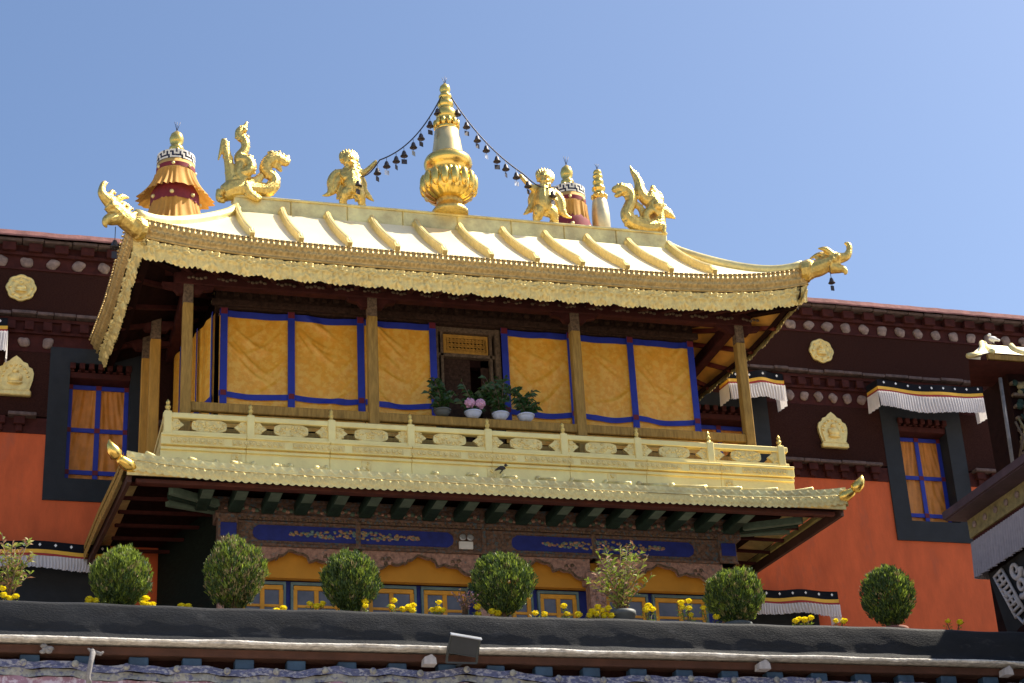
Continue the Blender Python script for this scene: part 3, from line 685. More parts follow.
# underside of lower eave
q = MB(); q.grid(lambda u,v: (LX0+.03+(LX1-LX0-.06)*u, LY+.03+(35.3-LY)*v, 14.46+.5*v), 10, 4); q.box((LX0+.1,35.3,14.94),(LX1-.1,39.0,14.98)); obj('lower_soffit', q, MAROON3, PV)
q = MB(); q.box((LX0+.2,33.58,14.38),(LX1-.2,33.7,14.46),0,.01); q.box((LX0+.25,33.95,14.50),(LX1-.25,34.1,14.6),0,.01); obj('purlin', q, mat('faded_red_purlin',(.085,.018,.01),.7,0,.4,3,.2,20,dirt=.5), PV)
x = 4.0
while x < 15.9:      # green corbels
    b = MB(); 
    if int((x-4)/.705+.5)%5 != 4 or True:
        b.box((x-.13,34.1,14.50),(x+.13,35.35,14.74),0,.02); b.box((x-.12,34.02,14.53),(x+.12,34.10,14.70),1,.01)
        b.box((x-.11,34.12,14.492),(x+.11,34.6,14.50),1)
    obj('corbel', b, [GREENB,GREENL], PV); x += .665
for sx,xo,xi in ((-1,2.4,4.3),(1,16.7,15.6)):
    for k in range(6):
        y = 34.2+k*.8; b = MB(); b.beam((xo,y-.2,14.50),(xi,y+.3,14.7), .08, .06); obj('rafter', b, MAROON2, PV)
    for k,(dx,dy) in enumerate(((1,.25),(1,.75),(1,1.6))):
        b = MB(); b.beam((xi,35.2+.2*k,14.62),(xi+sx*1.0*dx,35.2-.95+dy*.5,14.54), .13, .14, 0); obj('corbel', b, GREENB if k%2 else GREENL, PV)
# lower storey ----------------------------------------------------------
q = MB(); q.box((4.3,35.40,14.40),(15.6,35.9,14.52),0,.01); q.box((4.2,35.3,14.74),(15.7,35.8,14.82),0,.01); q.box((4.3,35.45,14.52),(15.6,35.9,14.74)); obj('cornice_beam', q, FRIEZE, PV)
x = 4.35; q = MB()
while x < 15.5: q.ball((x,35.40,14.42), .035, 6); x += .12
obj('bead_row', q, DWOODP, PV)
q = MB(); x = 4.5; k = 0
while x < 15.4:
    q.ball((x,35.44,14.63+.03*math.sin(k*1.3)), .03+.02*hn(k,7), 6, k%2, sc_=(1.3,.5,1)); x += .07; k += 1
obj('vine_carving', q, [CARVE,GREENL], PV)
q = MB(); q.box((4.45,35.46,13.86),(15.45,35.75,14.38)); q.box((4.4,35.42,13.86),(15.5,35.47,13.92),0,.01); q.box((4.4,35.43,14.33),(15.5,35.47,14.385),0,.01); FZ = obj('painted_frieze_beam', q, FRIEZE, PV)
for a,b in ((5.05,9.2),(10.45,14.5)):
    q = MB(); r_ = .12; pts = [(a+.12,13.98),(b-.12,13.98),(b-.02,14.05),(b,14.14),(b-.02,14.23),(b-.12,14.30),(a+.12,14.30),(a+.02,14.23),(a,14.14),(a+.02,14.05)]
    q.prism(pts, 35.435, 35.46); bp = obj('blue_panel', q, BLUEP, FZ)
    q = MB(); c = (a+b)/2
    for k in range(170):
        u = hn(k,a)*2-1; vv = hn(k,a+1)*2-1
        q.ball((c+u*1.35, 35.43, 14.14+vv*.12*(1-abs(u)*.8)), .02+.018*hn(k,3), 6, k%3, sc_=(1.3,.5,.9))
    obj('floral_carving', q, [CARVE,mat('dull_gold_paint',(.36,.25,.12),.7),TEAL], bp)
PX = [4.55,7.2,9.85,12.25,15.25]
for x in PX:
    q = MB(); q.box((x-.17,35.36,8.4),(x+.17,35.7,13.5),0,.03); q.box((x-.24,35.32,13.3),(x+.24,35.72,13.55),0,.03); (q.box((x-.2,35.34,13.86),(x+.2,35.72,14.5),1,.02) if x in (4.55,15.25) else q.box((x-.05,35.41,13.86),(x+.05,35.72,14.4),1,.01))
    (q.box((x-.16,35.30,14.0),(x+.16,35.345,14.28),2,.01) if x in (4.55,15.25) else None)
    for k in range(16): q.ball((x-.12+.24*hn(k,x),35.35,12.6+.7*hn(k,x+2)), .04, 6)
    obj('lower_column', q, [CARVE,FRIEZE,BLUEP], PV)
def valance(x0, x1):
    n = 60; top = 13.87; pts = []
    for k in range(n+1):
        u = k/n; a = abs(u-.5)*2
        z = 13.72 - .30*max(0,a-.55)/.45 - (.10 if a > .25 else 0) - .05*abs(math.sin(u*n*.45)) + .10*math.exp(-(a/.12)**2)
        pts.append((x0+(x1-x0)*u, z))
    q = MB(); m_ = []
    for k in range(n):
        q.prism([pts[k],pts[k+1],(pts[k+1][0],top),(pts[k][0],top)], 35.50, 35.60)
    q.tube([(p[0],35.50,p[1]+.012) for p in pts], .022, 6, 1)
    for c_ in (.2,.8):
        cx = x0+(x1-x0)*c_
        for k in range(7): q.ball((cx+.09*math.cos(k*.9),35.49,13.66+.06*math.sin(k*.9)), .045, 6, 1 if k%2 else 0, sc_=(1,.5,1))
    obj('carved_valance', q, [CARVE,DWOODP], PV)
for a,b in zip(PX[:-1],PX[1:]): valance(a+.1,b-.1)
q = MB(); q.box((4.5,35.75,13.30),(15.3,35.9,13.9)); obj('saffron_panel', q, YEL, PV)
q = MB(); q.box((4.5,36.02,8.4),(15.3,36.1,13.32)); obj('lower_wall', q, BLUEP, PV)
q = MB(); q.add([(4.42,35.9,8.4),(3.5,38.9,8.4),(3.5,38.9,14.9),(4.42,35.9,14.9),(4.6,35.9,8.4),(3.7,38.9,8.4),(3.7,38.9,14.9),(4.6,35.9,14.9)],[(0,1,2,3),(7,6,5,4),(3,2,6,7),(0,3,7,4)]); obj('lower_side_wall', q, mat('dark_green_planks',(.008,.013,.010),.8,0,.4,6,.3,20,spec=.1,stretch=(1,1,5)), PV); obj('lower_side_wall', MB().box((15.4,35.9,8.4),(15.6,39,14.9)), GREENB, PV)
for wi,(a,b) in enumerate([(4.85,5.8),(5.9,6.95),(7.45,8.5),(8.6,9.6),(10.15,11.0),(11.1,12.0),(12.55,13.55),(13.65,14.9)]):
    q = MB(); q.box((a,35.93,13.22),(b,36.02,13.28)); q.box((a,35.93,11.9),(a+.05,36.02,13.22)); q.box((b-.05,35.93,11.9),(b,36.02,13.22)); W_ = obj('lower_window', q, TEAL, PV)
    f_ = MB(); f_.box((a+.06,35.94,13.12),(b-.06,36.01,13.21),0,.008); c=(a+b)/2
    for xx in (a+.09,c,b-.09): f_.box((xx-.045,35.945,11.9),(xx+.045,36.01,13.12),0,.006)
    f_.box((a+.1,35.955,12.76),(b-.1,36.0,12.81)); f_.box((a+.1,35.955,12.2),(b-.1,36.0,12.25))
    obj('frame', f_, YELW, W_); gq = MB(); gq.box((a+.06,35.98,11.9),(b-.06,36.015,13.12)); obj('pane', gq, GLASS, W_)

# ================================================================== ROOF STATUES
FAT = 1.22; KNOB = True
def spl(pts, n=5):
    """Catmull-Rom through (x,y,z,r)"""
    out = []
    P = [pts[0]] + list(pts) + [pts[-1]]
    for i in range(1, len(P)-2):
        for k in range(n):
            t = k/n; o = []
            for c in range(4):
                a,b,c_,d = P[i-1][c],P[i][c],P[i+1][c],P[i+2][c]
                o.append(.5*((2*b)+(-a+c_)*t+(2*a-5*b+4*c_-d)*t*t+(-a+3*b-3*c_+d)*t**3))
            out.append(tuple(o))
    out.append(tuple(pts[-1])); return out
def stube(mb, pts, S, O, flip=1, mi=0, n=10):
    """pts as (px,py,depth,rad) in picture-like units, S metres per unit, O=(x0,y0,z0,px0,py0)"""
    q = spl([(O[0]+flip*(p[0]-O[3])*S, O[1]+p[2]*S, O[2]-(p[1]-O[4])*S, p[3]*S) for p in pts])
    mb.tube([a[:3] for a in q], [max(.004,a[3]*FAT) for a in q], n, mi)
    for i_, a in enumerate(q[2:-2]):
        if a[3]*FAT > .03 and KNOB:
            for j_ in range(3):
                t_ = random.uniform(0,6.28); rr_ = a[3]*FAT
                mb.ball((a[0]+math.cos(t_)*rr_*.8, a[1]-abs(math.sin(t_))*rr_*.6, a[2]+math.sin(t_*1.7)*rr_*.8), rr_*random.uniform(.16,.34), 6)
def rear_dragon():
    S = .00365; O = (5.0,36.5,22.42,250,530)
    mb = MB(); T = lambda *p, **k: stube(mb, p, S, O, **k)
    T((245,60,0,5),(236,90,0,13),(205,125,5,24),(200,160,0,20),(235,190,-10,22),(235,240,-5,24),(205,290,0,30),(215,330,0,34),(200,400,0,44),(230,450,0,48))
    T((240,100,10,8),(228,150,15,13),(245,210,20,14),(222,270,15,16),(205,310,10,20))
    T((112,215,-15,22),(118,260,-15,21),(135,330,-10,24),(150,400,-5,30),(165,460,0,40))
    T((112,205,-15,24),(95,240,-15,14),(70,325,-15,4))
    T((190,310,0,30),(245,315,-25,28),(272,360,-40,27),(250,395,-45,24),(215,400,-35,20))
    T((110,520,0,40),(170,490,0,52),(240,480,0,48),(320,475,0,34),(380,475,0,34),(418,440,0,31),(420,400,0,28),(385,372,0,28),(360,345,0,30),(385,300,0,34),(425,275,0,34),(455,290,0,32))
    T((340,390,-5,18),(310,430,-10,24),(270,450,-10,30))
    T((240,480,-30,28),(262,520,-35,22),(310,552,-40,18),(335,545,-45,8))
    T((100,500,20,30),(90,540,20,22),(120,560,10,12))
    T((440,275,0,34),(475,285,0,24),(495,290,0,20),(505,268,0,12),(508,245,0,5))   # snout and upturned nose
    T((430,300,0,22),(450,335,0,13),(468,350,0,6))      # lower jaw
    T((430,260,12,12),(400,252,15,9),(375,262,18,3)); T((430,260,-12,12),(400,246,-15,9),(372,250,-18,3))
    for k in range(6): T((400-k*8,280+k*16,0,14),(388-k*9,262+k*17,0,8),(372-k*9,255+k*18,0,2))
    for k in range(7): mb.ball((O[0]+(235-250+14*math.sin(k*1.7))*S, O[1]-.05, O[2]+(530-120-k*45)*S), .055, 8)
    mb.ball((O[0]+(450-250)*S,O[1]-.11,O[2]+(530-275)*S), .04, 8)
    DR = one('dragon_statue', mb, GOLDS, 'coiled gilded dragon on the left end of the roof ridge, tail upright', 'statue', (5.0,36.5,22.42), 'gilded roof ridge statues', remesh=.013); DR.scale = (1.0,1.0,1.15)
rear_dragon()
def right_dragon():
    S = .00283; O = (14.5,36.5,22.44,330,640)
    mb = MB(); T = lambda *p, **k: stube(mb, p, S, O, **k)
    T((222,120,0,4),(235,165,0,14),(262,205,0,24),(285,260,0,32),(290,320,0,38),(330,375,0,42),(385,390,0,55),(400,450,0,60),(370,500,0,50))
    T((232,150,5,6),(255,180,8,16),(295,250,10,18),(330,330,10,20))
    T((395,265,0,5),(400,300,0,22),(420,345,0,30),(430,400,0,40))
    T((460,350,0,22),(440,380,0,36),(420,430,-10,50))
    T((400,430,0,40),(460,460,0,36),(520,485,0,26),(572,515,0,4))
    T((425,620,0,34),(430,560,-10,36),(400,590,0,46),(330,605,0,48),(260,595,0,46),(190,570,0,46),(155,520,0,42),(180,460,0,40),(205,410,0,40),(195,350,0,42),(150,320,0,40),(115,320,0,34))
    T((330,590,-20,26),(310,520,-25,24),(350,480,-25,30))
    T((250,430,0,20),(285,470,0,22),(300,540,0,24)); T((430,440,0,40),(440,520,0,38),(430,580,0,40))
    T((120,315,0,34),(90,320,0,24),(65,330,0,18),(60,312,0,8)); T((125,345,0,22),(85,372,0,16),(65,372,0,6))
    T((150,300,15,14),(190,295,18,12),(225,305,20,4)); T((200,340,-10,24),(225,400,-12,22),(232,450,-12,10)); T((150,580,-10,20),(125,555,-15,8)); T((420,600,-25,28),(450,600,-35,18),(445,660,-30,16))
    mb.ball((O[0]+(410-330)*S,O[1]-.15,O[2]+(640-450)*S), .12, 10); mb.ball((O[0]+(120-330)*S,O[1]-.1,O[2]+(640-305)*S), .035, 8)
    DR = one('dragon_statue', mb, GOLDS, 'gilded winged dragon on the right end of the roof ridge, mouth open to the left', 'statue', (14.5,36.5,22.44), 'gilded roof ridge statues', remesh=.013); DR.scale = (1.05,1.05,1.22); DR.location.x += .06
right_dragon()
def bird_man(x, label, armflip):
    S = .00252; O = (x,36.5,22.44,310,572); f = armflip
    mb = MB(); T = lambda *p, **k: stube(mb, p, S, O, flip=f, **k)
    mb.ball((O[0]-f*15*S,O[1]-.03,O[2]+(572-205)*S), 62*S, 14, sc_=(1,.95,1.1))
    mb.ball((O[0]-f*12*S,O[1]-.19,O[2]+(572-205)*S), 12*S, 8, sc_=(1,1.8,1.2)); mb.ball((O[0]-f*12*S,O[1]-.16,O[2]+(572-238)*S), 16*S, 8, sc_=(1.4,1,.6))
    for s_ in (-1,1): mb.ball((O[0]+(s_*24-f*12)*S,O[1]-.165,O[2]+(572-195)*S), 8*S, 8); mb.ball((O[0]+(s_*66-f*12)*S,O[1],O[2]+(572-215)*S), 16*S, 8)
    for k in range(9):       # crown of flames
        a = (k-4)/4*1.35; cx = -15*f+math.sin(a)*68; cz = 205-math.cos(a)*64
        stube(mb, ((cx+310,cz+14,-10,17),(cx+310+math.sin(a)*14,cz-14,-8,12),(cx+310+math.sin(a)*22,cz-42,-4,3)), S, O)
    T((310,260,0,40),(318,300,0,66),(325,360,-8,72),(325,430,-14,74),(318,480,-5,58))
    T((300,470,-10,44),(250,490,-25,42),(235,530,-10,34),(225,566,-5,24),(205,574,-15,10)); T((350,460,-10,46),(385,490,-25,44),(405,535,-10,32),(410,566,-5,24),(440,574,-15,10))
    T((370,290,0,34),(420,295,-10,22),(450,282,-15,19),(490,250,-20,17),(535,205,-20,14),(550,185,-20,6))
    T((270,290,0,34),(235,330,-20,24),(255,365,-50,20),(290,360,-65,16))
    T((250,300,20,26),(180,310,30,30),(140,370,32,36),(135,430,30,30),(110,480,25,18),(50,502,20,4)); T((240,340,25,30),(190,380,30,34),(165,440,30,26),(120,490,25,8)); T((230,400,25,20),(215,460,30,24),(185,520,20,8))
    T((400,310,25,26),(430,370,30,30),(440,430,25,24),(480,480,15,18),(525,515,10,4)); T((410,380,25,26),(420,440,25,18),(450,490,15,5))
    for k in range(5): mb.ball((O[0]+f*(285+k*18-310)*S, O[1]-.18, O[2]+(572-330-abs(k-2)*-9)*S), 10*S, 6)
    GA = one('garuda_statue', mb, GOLDS, label, 'statue', (x,36.5,22.44), 'gilded roof ridge statues', remesh=.013); GA.scale = (1.0,1.0,1.26)
bird_man(7.38, 'gilded crowned bird-man statue left of the central spire, arm raised right', 1)
bird_man(12.02, 'gilded crowned bird-man statue right of the central spire, arm raised left', -1)
# central spire
SP = thing('gilded_spire', 'tall gilded lotus spire at the centre of the roof ridge', 'spire', (9.70,36.5,22.44))
K = .00585
def prof_(lst, z0=550): return [(r*K, (z0-y)*K) for r,y in lst]
q = MB(); q.lathe(prof_([(66,550),(68,538),(60,528),(48,515),(44,505),(50,498)]), (9.70,36.5,22.44), 40); obj('base', q, GOLDS, SP)
q = MB(); q.lathe(prof_([(50,498),(66,492),(86,478),(95,462),(94,446),(84,430),(72,418),(68,408)]), (9.70,36.5,22.44), 96, fn=lambda r,z,t: r*(1+.07*abs(math.sin(8*t))-.03)); 
for k in range(16):
    t_ = 2*math.pi*k/16; q.ball((9.70+math.cos(t_)*93*K, 36.5+math.sin(t_)*93*K, 22.44+(550-440)*K), 17*K, 10, sc_=(1,1,2.0))
    t_ += math.pi/16; q.ball((9.70+math.cos(t_)*80*K, 36.5+math.sin(t_)*80*K, 22.44+(550-424)*K), 15*K, 10, sc_=(1,1,1.8))
obj('lotus', q, GOLDB, SP)
q = MB(); q.lathe(prof_([(66,412),(70,400),(66,390),(80,380),(88,370),(90,360),(88,352),(84,344),(68,338),(60,330)]), (9.70,36.5,22.44), 48); obj('rim', q, GOLDB, SP)
q = MB(); q.lathe(prof_([(60,334),(59,328),(52,286),(46,238),(42,236)]), (9.70,36.5,22.44), 40); obj('bell_drum', q, mat('gold_drum',(.84,.64,.30),.4,.85,.1,4,.1,10,dirt=.3), SP)
q = MB(); q.lathe(prof_([(40,238),(44,228),(38,220),(34,214),(42,206),(34,198),(30,194),(36,186),(39,174),(36,162),(28,152),(22,148),(28,142),(31,134),(28,124),(20,118),(18,114),(24,108),(25,102),(20,95),(14,92),(18,84),(21,75),(18,64),(10,56),(4,50)]), (9.70,36.5,22.44), 32)
for k in range(12): t_ = 2*math.pi*k/12; q.ball((9.70+math.cos(t_)*42*K,36.5+math.sin(t_)*42*K,22.44+(550-212)*K), 10*K, 8, sc_=(1,1,1.6))
obj('ringed_tip', q, GOLDB, SP)
SP.scale = (1.08,1.08,1.235); SP.location.z -= .04
q = MB()
for a,b in ((.05,.0),(-.05,.02),(0,-.04)): q.tube([(9.70,36.5,25.34),(9.70+a,36.5+b,25.5)], .006, 5)
obj('prong', q, IRON, SP)
# lower white-gold stupa behind right
ST = thing('gilded_stupa', 'small pale gilded stupa between the right cloth banner and the winged dragon', 'stupa', (15.05,40.0,22.7))
q = MB(); S2 = .00422; z0 = 24.2
q.lathe([(r*S2,(430-y)*S2) for r,y in ((56,640),(56,430),(54,400),(50,360),(44,325),(38,318))], (15.05,40,24.65), 32); obj('dome', q, mat('pale_gilt',(.82,.68,.38),.4,.6,.12,6,.2,14,dirt=.3), ST)
q = MB(); q.lathe([(r*S2,(430-y)*S2) for r,y in ((44,322),(48,305),(44,290),(34,282),(30,262),(42,250),(42,238),(30,228),(28,215),(34,205),(34,190),(26,180),(24,170),(32,160),(30,148),(20,146),(24,136),(27,126),(22,114),(10,106),(2,100))], (15.05,40,24.65), 32)
for k in range(12): t_=2*math.pi*k/12; q.ball((15.05+math.cos(t_)*44*S2,40+math.sin(t_)*44*S2,24.65+(430-300)*S2), 11*S2, 8)
obj('ringed_tip', q, GOLDB, ST)
ST.location.x -= .38; ST.location.z += .15
q = MB()
for a in (-.05,0,.06): q.tube([(15.05,40,26.03),(15.05+a,40,26.2)], .006, 5)
obj('prong', q, IRON, ST)
# cloth victory banners
def fret(mb, c, r, z0, h, mi, n=9):
    """meander of raised cloth bands around a cylinder, h tall, n repeats"""
    cell = ["1111110","1000010","1011010","1010000","1011111","0000000"]
    cell = ["1111111111","1000000001","1011111101","1010000101","1010110101","1010100101","1010111101","1010000001","1011111111","1000000000"]
    cell = ["1111011","1001010","1101110","0100000","0111111"]
    rows = len(cell); cols = len(cell[0]); N = n*cols
    for i, row in enumerate(cell):
        for j in range(N):
            if row[j % cols] == '1':
                a0 = 2*math.pi*j/N; a1 = 2*math.pi*(j+1)/N; zt = z0+h-(i)*h/rows; zb = zt-h/rows
                mb.add([(c[0]+r*math.cos(a),c[1]+r*math.sin(a),z) for a,z in ((a0,zb),(a1,zb),(a1,zt),(a0,zt))], [(0,1,2,3)], mi)
def banner(x, y, zt, s, label, full=True):
    """zt: z of the top of the fret band; s scale"""
    t = thing('victory_banner', label, 'banner', (x,y,zt-2.0), 'cloth banners behind the roof')
    q = MB(); c = (x,y,zt)
    q.lathe([(.42*s,-.02),(.30*s,.0),(.16*s,.03),(.14*s,.08),(.18*s,.13),(.16*s,.18),(.10*s,.21),(.15*s,.27),(.165*s,.34),(.13*s,.42),(.06*s,.47),(.01,.5)], c, 28); q.v = [(a_,b_,zt+(c_-zt)*1.55 if c_ > zt else c_) for a_,b_,c_ in q.v]
    for k in range(8): a = k*math.pi/4; q.ball((x+.2*s*math.cos(a),y+.2*s*math.sin(a),zt+.1), .06*s, 8)
    obj('gilded_top', q, GOLDB, t)
    q = MB()
    for a in (-.06,0,.08): q.tube([(x,y,zt+.76),(x+a,y,zt+1.02)], .007, 5)
    obj('prong', q, IRON, t)
    q = MB(); q.lathe([(.40*s,-.27),(.42*s,-.26),(.425*s,-.01),(.41*s,.0)], c, 40, 0); fret(q, (x,y), .432*s, zt-.25, .235, 1); obj('fret_band', q, [KEYN,KEYW], t)
    q = MB(); q.lathe([(.43*s,-.62),(.435*s,-.56),(.425*s,-.26)], c, 40, 0); obj('orange_band', q, OCLOTHL, t)
    q = MB(); q.lathe([(.44*s,-.48),(.438*s,-.36)], c, 40, 0, cap=False)
    for k in range(7):
        a = 2*math.pi*k/7; q.ball((x+.44*s*math.cos(a),y+.44*s*math.sin(a),zt-.42), .045, 8, 1)
    obj('maroon_ring', q, [MCLOTH,GOLDW], t)
    def skirt(za, zb, ra, rb, nm):
        q = MB(); prof = [(ra+(rb-ra)*(v**1.5), za+(zb-za)*v) for v in [i/8 for i in range(9)]]
        H = zb-za
        def fn(r,z,t_):
            v = (z-za)/H; return r*(1+.055*(.35+v)*math.sin(t_*27+1.6*math.sin(3*t_)+.8*math.sin(7*t_))*(.6+.4*math.sin(t_*5+za))+.02*math.sin(t_*11) + .30*v*v*(max(0,math.cos(t_-.25))**8+max(0,-math.cos(t_+.5))**8) + .02)
        q.lathe(prof, c, 260, fn=fn, cap=False); q.lathe([(ra*.98,za+.005),(.3,za+.01)], c, 20, cap=False); obj(nm, q, OCLOTH, t)
    skirt(-.52, -1.12 if full else -1.24, .445*s, .68*s if full else .5*s, 'pleated_skirt')
    q = MB(); q.lathe([(.55*s,-1.42),(.54*s,-1.1),(.45*s,-.9)], c, 40, cap=False)
    for k in range(7):
        a = 2*math.pi*k/7; q.ball((x+.555*s*math.cos(a),y+.555*s*math.sin(a),zt-1.28), .055, 8, 1)
    obj('maroon_ring', q, [MCLOTH,GOLDW], t)
    if full: skirt(-1.40, -2.15, .53*s, .74*s, 'pleated_skirt')
    q = MB(); q.lathe([(.40*s,-2.6),(.40*s,-1.3)], c, 24); obj('core', q, MCLOTH, t)
BAN = banner
banner(3.74, 40.0, 25.35, 1.08, 'orange pleated cloth banner with two flaring skirts behind the left roof corner')
banner(13.82, 40.0, 25.46, 1.02, 'narrow orange cloth banner behind the ridge right of the crowned statue', False)
FAT = 1.0; KNOB = False
# corner makara heads
def makara(x, y, z, f, label):
    """f -1: faces left. local units from the zoomed photograph"""
    S = .0190; O = (x,y,z,146,225)
    mb = MB()
    def T(*p): stube(mb, [(a,225+(b-225)*1.12,(a-146)*.45+c,r) for a,b,c,r in p], S, O, flip=(1 if f<0 else -1))
    if f < 0:
        T((150,229,0,12),(142,229,0,13.5),(140,229,0,10),(130,224,0,10),(120,217,0,9),(112,212,0,8))
        T((114,210,0,8),(108,207,0,6),(104,203,0,4.6),(104,197,0,3.6),(106,192,0,3.2),(109,191,0,1.6))
        T((122,224,0,8),(114,228,0,7),(110,231,0,5),(109,235,0,3),(111,238,0,1))
        T((118,210,4,4),(124,206,5,4),(131,206,5,3),(139,208,5,.8)); T((118,210,-4,4),(125,203,-5,3.5),(133,202,-5,.8))
        T((112,203,0,3.5),(115,198,0,2.6),(119,200,0,1))
        for k in range(4): T((124+k*6,215+k*3,0,5),(127+k*6,209+k*3,0,3),(131+k*6,206+k*3,0,.8))
        for k in range(3): mb.ball((x+(116+k*5-146)*S, y+(116+k*5-146)*S*.45-.14, z-(216+k*4-225)*S*1.12), .06, 8)
    else:
        T((152,222,0,12),(143,222,0,14),(141,222,0,10),(132,220,0,10),(122,216,0,9),(112,212,0,8))
        T((114,211,0,8),(106,211,0,6),(101,209,0,5),(98,203,0,3.8),(98,197,0,3.4),(102,194,0,1.6))
        T((120,221,0,8),(113,223,0,6),(107,225,0,4.4),(105,229,0,2.4),(107,231,0,.8))
        T((118,208,4,4),(124,203,5,4),(131,203,5,3),(139,206,5,.8)); T((118,208,-4,4),(125,201,-5,3.5),(133,199,-5,.8))
        for k in range(4): T((122+k*6,212+k*3,0,5),(126+k*6,206+k*3,0,3),(131+k*6,203+k*3,0,.8))
        for k in range(3): mb.ball((x-(114+k*5-146)*S, y+(114+k*5-146)*S*.45-.16, z-(212+k*3-225)*S*1.12), .06, 8)
    q_ = one('tmp', mb, GOLDS, '', '') if False else None
    o = obj('makara_head', mb, GOLDS, PV, label=label, remesh=.02)
    w_ = MB(); w_.tube([(x+(-.70 if f<0 else .70),y-.4,z+.15),(x+(-.74 if f<0 else .74),y-.42,z-.02),(x+(-.70 if f<0 else .70),y-.42,z-.12)], .008, 5); return o
makara(EX0+.12, EY+.0, 19.98, -1, 'gilded sea-monster head curling up at the left roof corner')
makara(EX1+.0, EY-.0, 20.16, 1, 'gilded sea-monster head curling up at the right roof corner')
# bells
def bell_mb(mb, x, y, z, s=1.):
    mb.lathe([(.012*s,0),(.03*s,-.015*s),(.045*s,-.06*s),(.055*s,-.10*s),(.08*s,-.13*s),(.078*s,-.135*s)], (x,y,z), 12)
    mb.tube([(x,y,z+.07*s),(x,y,z-.2*s)], .006*s, 4)
def wbell(x, y, z, label, s=1.0):
    t = thing('wind_bell', label, 'bell', (x,y,z), 'bells under the roof corners')
    q = MB(); bell_mb(q, x, y, z, s); q.tube([(x,y,z),(x,y,z+.3)], .008, 5); obj('bell', q, IRON, t)
    q = MB(); q.box((x-.04*s,y-.005,z-.32*s),(x+.04*s,y+.005,z-.2*s)); obj('vane', q, IRON, t)
wbell(1.98, 33.6, 19.52, 'dark bell hanging below the left corner monster head', 1.3)
wbell(17.55, 33.4, 19.92, 'dark bell hanging below the right corner monster head', 1.0)
def garland(A, B, sag, n, label, tail=None):
    t = thing('bell_garland', label, 'garland', A, 'chains of bells from the central spire')
    A = Vector(A); B = Vector(B); pts = []
    for k in range(41):
        u = k/40; p = A.lerp(B, u); p.z -= sag*4*u*(1-u)*(1-.25*u); pts.append(p)
    if tail: 
        for k in range(1,9): pts.append(Vector(pts[40])+Vector(tail)*(k/8)+Vector((0,-.02,-.18*math.sin(math.pi*k/8))))
    q = MB(); q.tube(pts, .016, 6); obj('chain', q, IRON, t)
    for k in range(n):
        i = 3+int(k*(len(pts)-5)/(n-1)); p = pts[i]; b = MB(); bell_mb(b, p.x, p.y-.03, p.z-.12, 1.15); bo = obj('bell', b, IRON, t)
        a = hn(k,n)*3; vq = MB(); dx, dy = .07*math.cos(a*.5), .07*math.sin(a*.5); zz = p.z-.35-.03*hn(k)
        vq.add([(p.x-dx,p.y-.03-dy,zz),(p.x+dx,p.y-.03+dy,zz+.015),(p.x+dx,p.y-.03+dy,zz-.11),(p.x-dx,p.y-.03-dy,zz-.13)], [(0,1,2,3)])
        obj('vane', vq, STEEL if k%3==0 else IRON, bo)
garland((9.58,36.42,25.58), (8.05,36.40,23.66), .38, 9, 'chain of small bells falling left from the spire to the crowned statue', (-.62,-.08,-.55))
garland((9.83,36.42,25.58), (11.48,36.40,23.66), .26, 9, 'chain of small bells falling right from the spire to the crowned statue', (.75,-.12,-.35))

# small bird on the gilt ledge
q = MB(); q.ball((9.93,34.10,15.26), .05, 10, sc_=(1.6,.8,.9)); q.ball((10.01,34.09,15.32), .032, 8); q.tube([(10.03,34.09,15.32),(10.07,34.08,15.315)], [.012,.002], 5); q.tube([(9.87,34.1,15.25),(9.78,34.1,15.20)], [.03,.012], 6, 0)
q.tube([(9.93,34.10,15.24),(9.93,34.12,15.19)], .006, 4); q.tube([(9.95,34.10,15.24),(9.95,34.12,15.19)], .006, 4); q.tube([(9.92,34.05,15.19),(9.92,34.22,15.19)],.012,5)
one('bird', q, BIRDM, 'tiny brown bird perched on the plain gilt moulding below the balcony', 'bird', (9.93,34.1,15.2))
# emergency lamp
t = thing('emergency_lamp', 'white twin-headed emergency lamp fixed on the blue painted frieze', 'lamp', (9.45,35.38,14.0))
q = MB(); q.box((9.30,35.36,13.94),(9.60,35.42,14.10),0,.01); obj('body', q, WHITEM, t)
for x in (9.37,9.53): q = MB(); q.lathe([(.04,0),(.07,.03),(.07,.05),(.05,.055),(.01,.05)], (x,35.36,14.17), 16, ax=(0,-1,0)); obj('lamp_head', q, STEEL, t)

